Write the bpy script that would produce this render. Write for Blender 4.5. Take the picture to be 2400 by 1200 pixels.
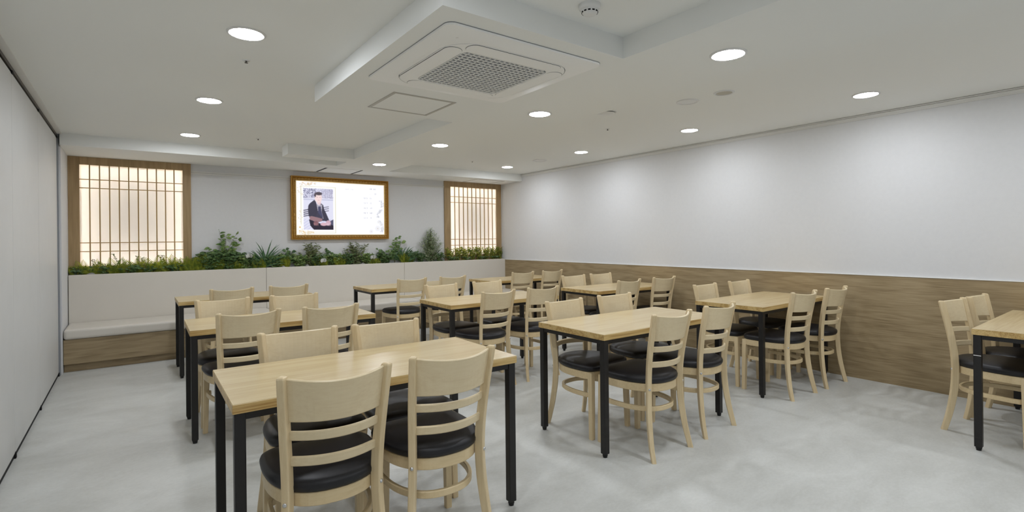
import bpy, bmesh, math, random
import numpy as np
from mathutils import Vector, Matrix

random.seed(7)
scene = bpy.context.scene
COL = scene.collection
for o in list(bpy.data.objects):
    bpy.data.objects.remove(o)

# ------------------------------------------------------------------ camera, world, exposure
F_PX, HORIZON, YAW, EYE, ROLL = 1205.92, 560.28, 0.6389, 1.3152, 0.0104
cam_data = bpy.data.cameras.new('camera')
cam_data.sensor_width = 36.0
cam_data.lens = F_PX / 2400.0 * 36.0
cam_data.shift_y = -(600.0 - HORIZON) / 2400.0
cam_data.clip_start = 0.05
cam = bpy.data.objects.new('camera', cam_data)
COL.objects.link(cam)
fwd = Vector((math.sin(YAW), math.cos(YAW), 0))
rgt = Vector((math.cos(YAW), -math.sin(YAW), 0))
upv = Vector((0, 0, 1))
cr, sr = math.cos(ROLL), math.sin(ROLL)
cx = rgt * cr - upv * sr
cy = rgt * sr + upv * cr
m = Matrix((cx, cy, -fwd)).transposed().to_4x4()
m.translation = (0, 0, EYE)
cam.matrix_world = m
scene.camera = cam

world = bpy.data.worlds.new('world')
scene.world = world
world.use_nodes = True
world.node_tree.nodes['Background'].inputs[0].default_value = (0.6, 0.62, 0.65, 1)
world.node_tree.nodes['Background'].inputs[1].default_value = 0.05

scene.view_settings.view_transform = 'Standard'
scene.view_settings.look = 'None'
scene.view_settings.gamma = 1.0
scene.view_settings.use_curve_mapping = False
scene.view_settings.exposure = 0.0
LAMP = 146.0          # emission strength of every downlight diffuser
LAMP_COLOR = (0.93, 0.97, 1.04)

# ------------------------------------------------------------------ helpers
def lin(r, g, b):
    f = lambda c: ((c / 255 + 0.055) / 1.055) ** 2.4 if c / 255 > 0.04045 else c / 255 / 12.92
    return (f(r), f(g), f(b), 1.0)

def tag(o, label=None, cat=None, group=None, kind=None):
    if label: o['label'] = label
    if cat: o['category'] = cat
    if group: o['group'] = group
    if kind: o['kind'] = kind
    return o

def link(name, me, mat=None, parent=None, loc=(0, 0, 0), rot=(0, 0, 0)):
    o = bpy.data.objects.new(name, me)
    COL.objects.link(o)
    if mat is not None and me is not None and not me.materials:
        me.materials.append(mat)
    o.location = loc
    o.rotation_euler = rot
    if parent is not None:
        o.parent = parent
    return o

def empty(name, loc=(0, 0, 0), rz=0.0):
    o = bpy.data.objects.new(name, None)
    o.empty_display_size = 0.1
    COL.objects.link(o)
    o.location = loc
    o.rotation_euler = (0, 0, rz)
    return o

def bm_mesh(bm, name, smooth=False):
    bmesh.ops.recalc_face_normals(bm, faces=bm.faces)
    me = bpy.data.meshes.new(name)
    bm.to_mesh(me)
    bm.free()
    if smooth:
        for p in me.polygons: p.use_smooth = True
    return me

def add_box(bm, lo, hi, bevel=0.0, seg=2):
    vs = [bm.verts.new((x, y, z)) for x in (lo[0], hi[0]) for y in (lo[1], hi[1]) for z in (lo[2], hi[2])]
    q = [(0, 1, 3, 2), (4, 6, 7, 5), (0, 4, 5, 1), (2, 3, 7, 6), (0, 2, 6, 4), (1, 5, 7, 3)]
    fs = [bm.faces.new([vs[i] for i in f]) for f in q]
    if bevel > 0:
        es = list({e for f in fs for e in f.edges})
        bmesh.ops.bevel(bm, geom=es, offset=bevel, segments=seg, affect='EDGES', profile=0.5)

def box(name, lo, hi, mat, parent=None, bevel=0.0, seg=2, origin=None):
    """box given in the parent's coordinates; its origin sits at the centre of its base"""
    c = origin or ((lo[0] + hi[0]) / 2, (lo[1] + hi[1]) / 2, lo[2])
    bm = bmesh.new()
    add_box(bm, [lo[i] - c[i] for i in range(3)], [hi[i] - c[i] for i in range(3)], bevel, seg)
    return link(name, bm_mesh(bm, name), mat, parent, c)

def add_cyl(bm, c, r, h, n=24, r2=None):
    """vertical cylinder / cone frustum from z=c[2] up h"""
    r2 = r if r2 is None else r2
    a = [bm.verts.new((c[0] + r * math.cos(2 * math.pi * i / n), c[1] + r * math.sin(2 * math.pi * i / n), c[2])) for i in range(n)]
    b = [bm.verts.new((c[0] + r2 * math.cos(2 * math.pi * i / n), c[1] + r2 * math.sin(2 * math.pi * i / n), c[2] + h)) for i in range(n)]
    bm.faces.new(a[::-1]); bm.faces.new(b)
    for i in range(n):
        bm.faces.new((a[i], a[(i + 1) % n], b[(i + 1) % n], b[i]))

def lathe(prof, n=40, close=False):
    bm = bmesh.new()
    rings = []
    for r, z in prof:
        if r < 1e-6:
            rings.append([bm.verts.new((0, 0, z))])
        else:
            rings.append([bm.verts.new((r * math.cos(2 * math.pi * i / n), r * math.sin(2 * math.pi * i / n), z)) for i in range(n)])
    for a, b in zip(rings, rings[1:]):
        for i in range(n):
            j = (i + 1) % n
            if len(a) == 1 and len(b) == 1: continue
            if len(a) == 1: bm.faces.new((a[0], b[j], b[i]))
            elif len(b) == 1: bm.faces.new((a[i], a[j], b[0]))
            else: bm.faces.new((a[i], a[j], b[j], b[i]))
    return bm

def loft(bm, rings, closed=True, cap=True):
    """rings: list of equal-length lists of points"""
    R = [[bm.verts.new(p) for p in r] for r in rings]
    n = len(R[0])
    for a, b in zip(R, R[1:]):
        for i in range(n if closed else n - 1):
            j = (i + 1) % n
            bm.faces.new((a[i], a[j], b[j], b[i]))
    if cap and closed:
        bm.faces.new(R[0][::-1]); bm.faces.new(R[-1])
    return R

def rrect(w, d, r=0.006, k=2):
    """rounded rectangle in 2-D, counter-clockwise"""
    pts = []
    for sx, sy, a0 in ((1, 1, 0), (-1, 1, 90), (-1, -1, 180), (1, -1, 270)):
        for i in range(k + 1):
            a = math.radians(a0 + 90 * i / k)
            pts.append((sx * (w / 2 - r) + r * math.cos(a), sy * (d / 2 - r) + r * math.sin(a)))
    return pts

def catmull(keys, t):
    """keys: list of (t, v1, v2, ...) sorted; smooth interpolation"""
    ts = [k[0] for k in keys]
    if t <= ts[0]: return keys[0][1:]
    if t >= ts[-1]: return keys[-1][1:]
    i = max(j for j in range(len(ts)) if ts[j] <= t)
    i = min(i, len(ts) - 2)
    p1, p2 = keys[i], keys[i + 1]
    p0 = keys[i - 1] if i > 0 else p1
    p3 = keys[i + 2] if i + 2 < len(keys) else p2
    u = (t - p1[0]) / (p2[0] - p1[0])
    out = []
    for c in range(1, len(p1)):
        m1 = (p2[c] - p0[c]) / max(p2[0] - p0[0], 1e-6) * (p2[0] - p1[0])
        m2 = (p3[c] - p1[c]) / max(p3[0] - p1[0], 1e-6) * (p2[0] - p1[0])
        out.append((2 * u**3 - 3 * u**2 + 1) * p1[c] + (u**3 - 2 * u**2 + u) * m1 + (-2 * u**3 + 3 * u**2) * p2[c] + (u**3 - u**2) * m2)
    return tuple(out)

# ------------------------------------------------------------------ materials
def new_mat(name):
    mt = bpy.data.materials.new(name)
    mt.use_nodes = True
    nt = mt.node_tree
    return mt, nt, nt.nodes['Principled BSDF']

def N(nt, t, **kw):
    n = nt.nodes.new(t)
    for k, v in kw.items(): setattr(n, k, v)
    return n

def plain(name, color, rough=0.6, spec=0.5, metal=0.0, bump=0.0, bscale=200.0, var=0.0, vscale=3.0):
    mt, nt, b = new_mat(name)
    b.inputs['Base Color'].default_value = color
    b.inputs['Roughness'].default_value = rough
    b.inputs['Specular IOR Level'].default_value = spec
    b.inputs['Metallic'].default_value = metal
    tc = N(nt, 'ShaderNodeTexCoord')
    if var > 0:
        nz = N(nt, 'ShaderNodeTexNoise'); nz.inputs['Scale'].default_value = vscale; nz.inputs['Detail'].default_value = 6
        nt.links.new(tc.outputs['Object'], nz.inputs['Vector'])
        rp = N(nt, 'ShaderNodeValToRGB')
        rp.color_ramp.elements[0].position = 0.3; rp.color_ramp.elements[1].position = 0.7
        rp.color_ramp.elements[0].color = tuple(c * (1 - var) for c in color[:3]) + (1,)
        rp.color_ramp.elements[1].color = tuple(min(1, c * (1 + var)) for c in color[:3]) + (1,)
        nt.links.new(nz.outputs['Fac'], rp.inputs['Fac']); nt.links.new(rp.outputs['Color'], b.inputs['Base Color'])
    if bump > 0:
        nz = N(nt, 'ShaderNodeTexNoise'); nz.inputs['Scale'].default_value = bscale; nz.inputs['Detail'].default_value = 3
        nt.links.new(tc.outputs['Object'], nz.inputs['Vector'])
        bp = N(nt, 'ShaderNodeBump'); bp.inputs['Strength'].default_value = bump; bp.inputs['Distance'].default_value = 0.002
        nt.links.new(nz.outputs['Fac'], bp.inputs['Height']); nt.links.new(bp.outputs['Normal'], b.inputs['Normal'])
    return mt

def wood(name, dark, mid, light, axis='x', scale=1.0, rough=0.4, contrast=1.0, rings=0.35, spec=0.4):
    """procedural wood: fine fibres drawn out along one axis plus broad cathedral bands"""
    mt, nt, b = new_mat(name)
    tc = N(nt, 'ShaderNodeTexCoord'); oi = N(nt, 'ShaderNodeObjectInfo')
    off = N(nt, 'ShaderNodeVectorMath', operation='SCALE'); off.inputs[0].default_value = (7.3, 11.1, 5.7)
    nt.links.new(oi.outputs['Random'], off.inputs['Scale'])
    ad = N(nt, 'ShaderNodeVectorMath', operation='ADD')
    nt.links.new(tc.outputs['Object'], ad.inputs[0]); nt.links.new(off.outputs['Vector'], ad.inputs[1])
    def stretch(a, c):
        mp = N(nt, 'ShaderNodeMapping')
        mp.inputs['Scale'].default_value = {'x': (a, c, c), 'y': (c, a, c), 'z': (c, c, a)}[axis]
        nt.links.new(ad.outputs['Vector'], mp.inputs['Vector'])
        return mp
    m1 = stretch(3.0 * scale, 90.0 * scale)
    n1 = N(nt, 'ShaderNodeTexNoise'); n1.inputs['Scale'].default_value = 1.0; n1.inputs['Detail'].default_value = 4; n1.inputs['Roughness'].default_value = 0.6
    nt.links.new(m1.outputs['Vector'], n1.inputs['Vector'])
    m2 = stretch(0.9 * scale, 7.0 * scale)
    n2 = N(nt, 'ShaderNodeTexNoise'); n2.inputs['Scale'].default_value = 1.0; n2.inputs['Detail'].default_value = 2
    nt.links.new(m2.outputs['Vector'], n2.inputs['Vector'])
    mul = N(nt, 'ShaderNodeMath', operation='MULTIPLY'); mul.inputs[1].default_value = 26.0
    nt.links.new(n2.outputs['Fac'], mul.inputs[0])
    sn = N(nt, 'ShaderNodeMath', operation='SINE'); nt.links.new(mul.outputs[0], sn.inputs[0])
    mr = N(nt, 'ShaderNodeMapRange'); mr.inputs[1].default_value = -1; mr.inputs[2].default_value = 1
    nt.links.new(sn.outputs[0], mr.inputs[0])
    mx = N(nt, 'ShaderNodeMix'); mx.data_type = 'FLOAT'; mx.inputs[0].default_value = rings
    nt.links.new(n1.outputs['Fac'], mx.inputs[2]); nt.links.new(mr.outputs[0], mx.inputs[3])
    rp = N(nt, 'ShaderNodeValToRGB')
    e = rp.color_ramp.elements
    e[0].position = 0.5 - 0.28 / contrast; e[0].color = dark
    e[1].position = 0.5 + 0.28 / contrast; e[1].color = light
    k = e.new(0.5); k.color = mid
    nt.links.new(mx.outputs[0], rp.inputs['Fac'])
    nt.links.new(rp.outputs['Color'], b.inputs['Base Color'])
    b.inputs['Roughness'].default_value = rough
    b.inputs['Specular IOR Level'].default_value = spec
    bp = N(nt, 'ShaderNodeBump'); bp.inputs['Strength'].default_value = 0.06; bp.inputs['Distance'].default_value = 0.001
    nt.links.new(n1.outputs['Fac'], bp.inputs['Height']); nt.links.new(bp.outputs['Normal'], b.inputs['Normal'])
    return mt

def emit(name, color, strength):
    mt = bpy.data.materials.new(name); mt.use_nodes = True
    nt = mt.node_tree; nt.nodes.clear()
    em = N(nt, 'ShaderNodeEmission'); em.inputs[0].default_value = color; em.inputs[1].default_value = strength
    out = N(nt, 'ShaderNodeOutputMaterial'); nt.links.new(em.outputs[0], out.inputs[0])
    return mt

M = {}
M['wall'] = plain('white wallpaper', lin(221, 221, 221), 0.85, 0.2, bump=0.25, bscale=260, var=0.012, vscale=30)
M['ceiling'] = plain('ceiling paint', lin(240, 241, 238), 0.9, 0.2)
M['soffit'] = plain('soffit paint', lin(240, 241, 238), 0.9, 0.2)
M['partition'] = plain('partition laminate', lin(208, 208, 205), 0.5, 0.3, bump=0.1, bscale=90, var=0.015, vscale=5)
M['jamb'] = plain('grey metal jamb', lin(150, 154, 158), 0.45, 0.5)
M['track'] = plain('bronze track', lin(70, 62, 54), 0.4, 0.5, metal=0.5)
M['black_rubber'] = plain('black rubber seal', lin(24, 24, 24), 0.7, 0.3)
M['white_trim'] = plain('white moulding', lin(228, 227, 223), 0.5, 0.4)
M['wains'] = wood('wainscot oak', lin(132, 113, 82), lin(157, 138, 105), lin(174, 155, 122), 'y', 1.5, 0.5, 1.15, 0.16)
M['frame_v'] = wood('lattice frame oak upright', lin(144, 119, 82), lin(166, 140, 101), lin(180, 155, 115), 'z', 1.0, 0.5, 0.9, 0.2)
M['frame_h'] = wood('lattice frame oak crosswise', lin(144, 119, 82), lin(166, 140, 101), lin(180, 155, 115), 'z', 1.0, 0.5, 0.9, 0.2)
M['lattice'] = wood('lattice bar wood', lin(160, 130, 84), lin(178, 148, 100), lin(190, 160, 112), 'z', 1.0, 0.5, 0.8, 0.1)
M['bench_base'] = wood('bench base oak', lin(134, 115, 85), lin(159, 140, 108), lin(174, 155, 122), 'x', 1.5, 0.5, 1.1, 0.18)
M['top'] = wood('table top ash', lin(190, 167, 124), lin(205, 184, 142), lin(213, 195, 154), 'x', 0.9, 0.26, 0.9, 0.16, 0.36)
M['edge'] = wood('table edge band', lin(160, 124, 68), lin(196, 166, 108), lin(212, 185, 130), 'x', 1.6, 0.35, 1.3, 0.2)
M['chair_v'] = wood('chair rubberwood upright', lin(204, 180, 138), lin(218, 197, 157), lin(226, 207, 170), 'z', 1.0, 0.38, 0.8, 0.12)
M['chair_h'] = wood('chair rubberwood crosswise', lin(211, 190, 152), lin(222, 204, 167), lin(228, 212, 178), 'x', 1.0, 0.38, 0.62, 0.14)
M['chair_r'] = wood('chair bentwood', lin(204, 180, 136), lin(218, 196, 154), lin(226, 206, 167), 'x', 1.0, 0.38, 0.7, 0.1)
M['vinyl'] = plain('black vinyl', lin(22, 21, 24), 0.45, 0.45, bump=0.12, bscale=420)
M['steel'] = plain('black powder coated steel', lin(24, 22, 21), 0.45, 0.45, bump=0.03, bscale=500)
M['glide'] = plain('black plastic glide', lin(18, 18, 18), 0.5, 0.4)
M['chrome'] = plain('bright bolt', lin(205, 205, 205), 0.25, 0.5, metal=1.0)
M['leather'] = plain('ivory leatherette', lin(219, 213, 202), 0.5, 0.35, bump=0.12, bscale=320, var=0.01, vscale=4)
M['gold'] = plain('gilded wood', lin(186, 140, 62), 0.38, 0.6, metal=0.75, bump=0.15, bscale=150, var=0.12, vscale=60)
M['gold_dark'] = plain('aged gilding', lin(158, 112, 40), 0.45, 0.5, metal=0.6, bump=0.3, bscale=160, var=0.25, vscale=90)
M['gold_mid'] = plain('worn gilding', lin(206, 168, 98), 0.36, 0.6, metal=0.65)
M['gold_light'] = plain('pale gilding', lin(222, 190, 128), 0.35, 0.6, metal=0.6)
M['screen_edge'] = plain('screen bezel', lin(30, 28, 28), 0.4, 0.5)
M['ac'] = plain('white appliance plastic', lin(246, 246, 244), 0.5, 0.4)
M['ac_gap'] = plain('dark gap', lin(60, 60, 60), 0.8, 0.2)
M['ac_hole'] = plain('grille cavity', lin(22, 22, 22), 0.8, 0.2)
M['ac_grille'] = plain('grille plastic', lin(224, 225, 224), 0.55, 0.4)
M['hatch_frame'] = plain('hatch aluminium frame', lin(186, 183, 176), 0.4, 0.5, metal=0.4)
M['plastic'] = plain('white plastic', lin(228, 228, 226), 0.45, 0.4)
M['speaker'] = plain('speaker cloth', lin(200, 196, 184), 0.8, 0.2, bump=0.3, bscale=600)
M['soil'] = plain('dark potting soil', lin(48, 40, 32), 0.95, 0.1, bump=0.6, bscale=60, var=0.3, vscale=40)
M['stone'] = plain('grey pebble', lin(150, 148, 144), 0.75, 0.3, bump=0.3, bscale=40, var=0.15, vscale=20)
M['box_white'] = plain('light box lining', lin(240, 236, 228), 0.8, 0.1)
M['led'] = emit('warm led strip', (1.0, 0.968, 0.925, 1), 182.0)
M['lamp'] = emit('downlight diffuser', LAMP_COLOR + (1,), LAMP)

def floor_material():
    mt, nt, b = new_mat('grey cement-look vinyl')
    tc = N(nt, 'ShaderNodeTexCoord')
    mp = N(nt, 'ShaderNodeMapping'); mp.inputs['Scale'].default_value = (1.0, 1.7, 1.0); mp.inputs['Rotation'].default_value = (0, 0, 0.15)
    nt.links.new(tc.outputs['Object'], mp.inputs['Vector'])
    n1 = N(nt, 'ShaderNodeTexNoise'); n1.inputs['Scale'].default_value = 1.9; n1.inputs['Detail'].default_value = 8; n1.inputs['Roughness'].default_value = 0.62; n1.inputs['Distortion'].default_value = 0.5
    n2 = N(nt, 'ShaderNodeTexNoise'); n2.inputs['Scale'].default_value = 42; n2.inputs['Detail'].default_value = 5; n2.inputs['Roughness'].default_value = 0.7
    nt.links.new(mp.outputs['Vector'], n1.inputs['Vector']); nt.links.new(mp.outputs['Vector'], n2.inputs['Vector'])
    mx = N(nt, 'ShaderNodeMix'); mx.data_type = 'FLOAT'; mx.inputs[0].default_value = 0.3
    nt.links.new(n1.outputs['Fac'], mx.inputs[2]); nt.links.new(n2.outputs['Fac'], mx.inputs[3])
    rp = N(nt, 'ShaderNodeValToRGB'); e = rp.color_ramp.elements
    e[0].position = 0.30; e[0].color = lin(183, 183, 177)
    e[1].position = 0.70; e[1].color = lin(214, 215, 211)
    nt.links.new(mx.outputs[0], rp.inputs['Fac']); nt.links.new(rp.outputs['Color'], b.inputs['Base Color'])
    b.inputs['Roughness'].default_value = 0.42
    b.inputs['Specular IOR Level'].default_value = 0.4
    bp = N(nt, 'ShaderNodeBump'); bp.inputs['Strength'].default_value = 0.05; bp.inputs['Distance'].default_value = 0.002
    nt.links.new(n2.outputs['Fac'], bp.inputs['Height']); nt.links.new(bp.outputs['Normal'], b.inputs['Normal'])
    return mt
M['floor'] = floor_material()

def paper_material():
    mt = bpy.data.materials.new('lattice paper'); mt.use_nodes = True
    nt = mt.node_tree; nt.nodes.clear()
    tr = N(nt, 'ShaderNodeBsdfTranslucent'); tr.inputs[0].default_value = (0.86, 0.85, 0.835, 1)
    df = N(nt, 'ShaderNodeBsdfDiffuse'); df.inputs[0].default_value = lin(228, 224, 220)
    mx = N(nt, 'ShaderNodeMixShader'); mx.inputs[0].default_value = 0.5
    out = N(nt, 'ShaderNodeOutputMaterial')
    nt.links.new(tr.outputs[0], mx.inputs[1]); nt.links.new(df.outputs[0], mx.inputs[2]); nt.links.new(mx.outputs[0], out.inputs[0])
    return mt
M['paper'] = paper_material()

def leaf_material(name, dark, light, rough=0.45, trans=0.25):
    mt, nt, b = new_mat(name)
    tc = N(nt, 'ShaderNodeTexCoord'); oi = N(nt, 'ShaderNodeObjectInfo')
    nz = N(nt, 'ShaderNodeTexNoise'); nz.inputs['Scale'].default_value = 22; nz.inputs['Detail'].default_value = 2
    ad = N(nt, 'ShaderNodeVectorMath', operation='ADD')
    nt.links.new(tc.outputs['Object'], ad.inputs[0]); nt.links.new(oi.outputs['Random'], ad.inputs[1])
    nt.links.new(ad.outputs[0], nz.inputs['Vector'])
    rp = N(nt, 'ShaderNodeValToRGB'); e = rp.color_ramp.elements
    e[0].position = 0.35; e[0].color = dark; e[1].position = 0.65; e[1].color = light
    nt.links.new(nz.outputs['Fac'], rp.inputs['Fac']); nt.links.new(rp.outputs['Color'], b.inputs['Base Color'])
    b.inputs['Roughness'].default_value = rough
    tr = N(nt, 'ShaderNodeBsdfTranslucent'); nt.links.new(rp.outputs['Color'], tr.inputs[0])
    mx = N(nt, 'ShaderNodeMixShader'); mx.inputs[0].default_value = trans
    out = nt.nodes['Material Output']
    nt.links.new(b.outputs[0], mx.inputs[1]); nt.links.new(tr.outputs[0], mx.inputs[2]); nt.links.new(mx.outputs[0], out.inputs[0])
    return mt
M['fern'] = leaf_material('fern green', lin(104, 130, 36), lin(176, 180, 58), 0.5, 0.45)
M['lime'] = leaf_material('lime herb', lin(112, 130, 48), lin(182, 182, 78), 0.5, 0.4)
M['ficus'] = leaf_material('ficus leaf', lin(76, 110, 54), lin(146, 168, 98), 0.35, 0.2)
M['dark_leaf'] = leaf_material('dark leaf', lin(58, 88, 50), lin(110, 138, 82), 0.4, 0.2)
M['blade'] = leaf_material('strap leaf', lin(54, 94, 60), lin(116, 150, 104), 0.35, 0.2)
M['shrub'] = leaf_material('variegated small leaf', lin(126, 152, 100), lin(214, 222, 188), 0.5, 0.25)
M['nandina'] = leaf_material('nandina leaf', lin(84, 98, 60), lin(134, 142, 96), 0.45, 0.2)
M['heather'] = leaf_material('mauve heather', lin(124, 100, 112), lin(160, 136, 140), 0.7, 0.2)
M['stem'] = plain('plant stem', lin(88, 80, 50), 0.7, 0.2)
M['petal'] = plain('white petal', lin(240, 240, 234), 0.6, 0.2)

# ------------------------------------------------------------------ the room shell
XL, XR, YB, YN = -0.577, 5.392, 7.600, -3.4     # left partition, right wall, back wall, wall behind the camera
ZC, ZS, ZW = 2.418, 2.300, 0.959                # ceiling, dropped soffits, wainscot top
XRET = -0.553                                   # short return wall left of the bench

def struct(o, label=None):
    o['kind'] = 'structure'
    if label: o['label'] = label
    return o

struct(box('floor', (XL - 0.3, YN - 0.2, -0.1), (XR + 0.2, YB + 0.3, 0), M['floor']), 'pale grey mottled cement-look vinyl floor')
struct(box('ceiling', (XL - 0.3, YN - 0.2, ZC), (XR + 0.2, YB + 0.3, ZC + 0.12), M['ceiling']), 'flat off-white painted ceiling')
struct(box('wall_right', (XR, YN - 0.2, 0), (XR + 0.15, YB + 0.3, ZC), M['wall']), 'long white papered wall above oak wainscot')
struct(box('wall_near', (XL - 0.3, YN - 0.15, 0), (XR, YN, ZC), M['wall']), 'white wall behind the viewer')
# back wall: full height between the windows, low below them
WL0, WL1 = -0.553, 0.622        # left window outer width
WR0, WR1 = 4.232, 5.392         # right window outer width
bm = bmesh.new()
add_box(bm, (WL1, YB, 0), (WR0, YB + 0.12, ZC))
add_box(bm, (XL - 0.3, YB, 0), (WL1, YB + 0.12, 0.93))
add_box(bm, (WR0, YB, 0), (XR, YB + 0.12, 0.93))
add_box(bm, (XL - 0.3, YB, ZS), (WL1, YB + 0.12, ZC))
add_box(bm, (WR0, YB, ZS), (XR, YB + 0.12, ZC))
struct(link('wall_back', bm_mesh(bm, 'wall_back'), M['wall']), 'white papered back wall between two lattice windows')
struct(box('wall_return', (XRET - 0.3, 6.86, 0), (XRET, YB + 0.12, ZC), M['wall']), 'narrow white return wall beside the bench')

# dropped ceiling parts, all at soffit height
XB0, XB1 = 2.185, 2.985
bm = bmesh.new()
add_box(bm, (XRET, 6.78, ZS), (XB0, YB, ZC))
struct(link('soffit', bm_mesh(bm, 'soffit'), M['soffit']), 'dropped soffit above the left window')
bm = bmesh.new()
add_box(bm, (XB1, 6.96, ZS), (XR, YB, ZC))
struct(link('soffit', bm_mesh(bm, 'soffit'), M['soffit']), 'dropped soffit above the right window')
struct(box('ceiling_band', (XB0, YN, ZS), (XB1, YB, ZC), M['soffit']), 'lowered ceiling band carrying the middle row of lights')
struct(box('ceiling_drop', (1.062, 1.90, ZS), (XB0, 3.76, ZC), M['soffit']), 'lowered ceiling box around the air conditioner')
struct(box('ceiling_drop', (1.432, 6.13, ZS), (XB0, 6.39, ZC), M['soffit']), 'small lowered ceiling box near the left soffit')

# movable partition on the left
part = box('wall_left', (XL - 0.12, YN, 0.0), (XL - 0.04, 6.80, ZC), M['partition'])
struct(part, 'white sliding partition of tall panels in a bronze track')
px, py, pz = part.location
seams = [-3.4, -2.45, -1.32, -0.19, 0.95, 2.10, 3.24, 4.373, 5.505, 6.79]
pan = None
for a, b in zip(seams, seams[1:]):
    box('panel', (XL - 0.04 - px, a + 0.0025 - py, 0.03 - pz), (XL - px, b - 0.0025 - py, 2.372 - pz), M['partition'], part, 0.002, 1)
bm = bmesh.new()
add_box(bm, (XL - 0.055 - px, YN - py, 2.372 - pz), (XL - 0.012 - px, 6.80 - py, 2.384 - pz))
add_box(bm, (XL - 0.04 - px, YN - py, 2.384 - pz), (XL + 0.004 - px, 6.80 - py, 2.41 - pz))
tr = link('track', bm_mesh(bm, 'track'), M['track'], part); tr['label'] = 'dark bronze ceiling track'
sl = box('floor_seal', (XL - 0.04 - px, YN - py, 0.0), (XL - 0.004 - px, 6.80 - py, 0.03), M['black_rubber'], part); sl['label'] = 'black rubber floor seal'
for y in (4.373, 5.505, 6.785):
    box('hinge_block', (XL - 0.03 - px, y - 0.02 - py, 2.366 - pz), (XL + 0.008 - px, y + 0.02 - py, 2.382 - pz), M['black_rubber'], part)
    box('foot_block', (XL - 0.03 - px, y - 0.015 - py, 0.0), (XL + 0.006 - px, y + 0.015 - py, 0.035), M['black_rubber'], part)
jm = box('trim_1', (XL - 0.1, 6.80, 0), (XL + 0.012, 6.86, ZC), M['jamb']); struct(jm, 'grey metal jamb at the end of the partition')
cv = box('trim_2', (XL - 0.3, YN, 2.408), (XL + 0.045, 6.80, ZC), M['white_trim']); struct(cv, 'thin white ceiling strip beside the partition track')

# right wall: oak wainscot with white cap, crown moulding
w = box('wainscot', (XR - 0.014, YN, 0.0), (XR, 7.50, ZW - 0.008), M['wains']); struct(w, 'oak-grain wainscot panel along the right wall')
c = box('trim_3', (XR - 0.018, YN, ZW - 0.008), (XR, 7.50, ZW), M['white_trim'], None, 0.002, 1); struct(c, 'thin white cap along the wainscot top')
bm = bmesh.new()
add_box(bm, (XR - 0.022, YN, ZC - 0.012), (XR, 6.96, ZC - 0.003))
add_box(bm, (XR - 0.016, YN, ZC - 0.036), (XR, 6.96, ZC - 0.014))
add_box(bm, (XR - 0.010, YN, ZC - 0.045), (XR, 6.96, ZC - 0.036))
c = link('trim_4', bm_mesh(bm, 'trim'), M['white_trim']); struct(c, 'stepped white crown moulding above the right wall')
bm = bmesh.new()
add_box(bm, (WL1 + 0.002, YB - 0.012, 2.196), (WR0 - 0.002, YB, 2.212))
add_box(bm, (WL1 + 0.002, YB - 0.007, 2.176), (WR0 - 0.002, YB, 2.192))
c = link('trim_5', bm_mesh(bm, 'trim'), M['white_trim']); struct(c, 'slim white picture rail on the back wall')

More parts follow.
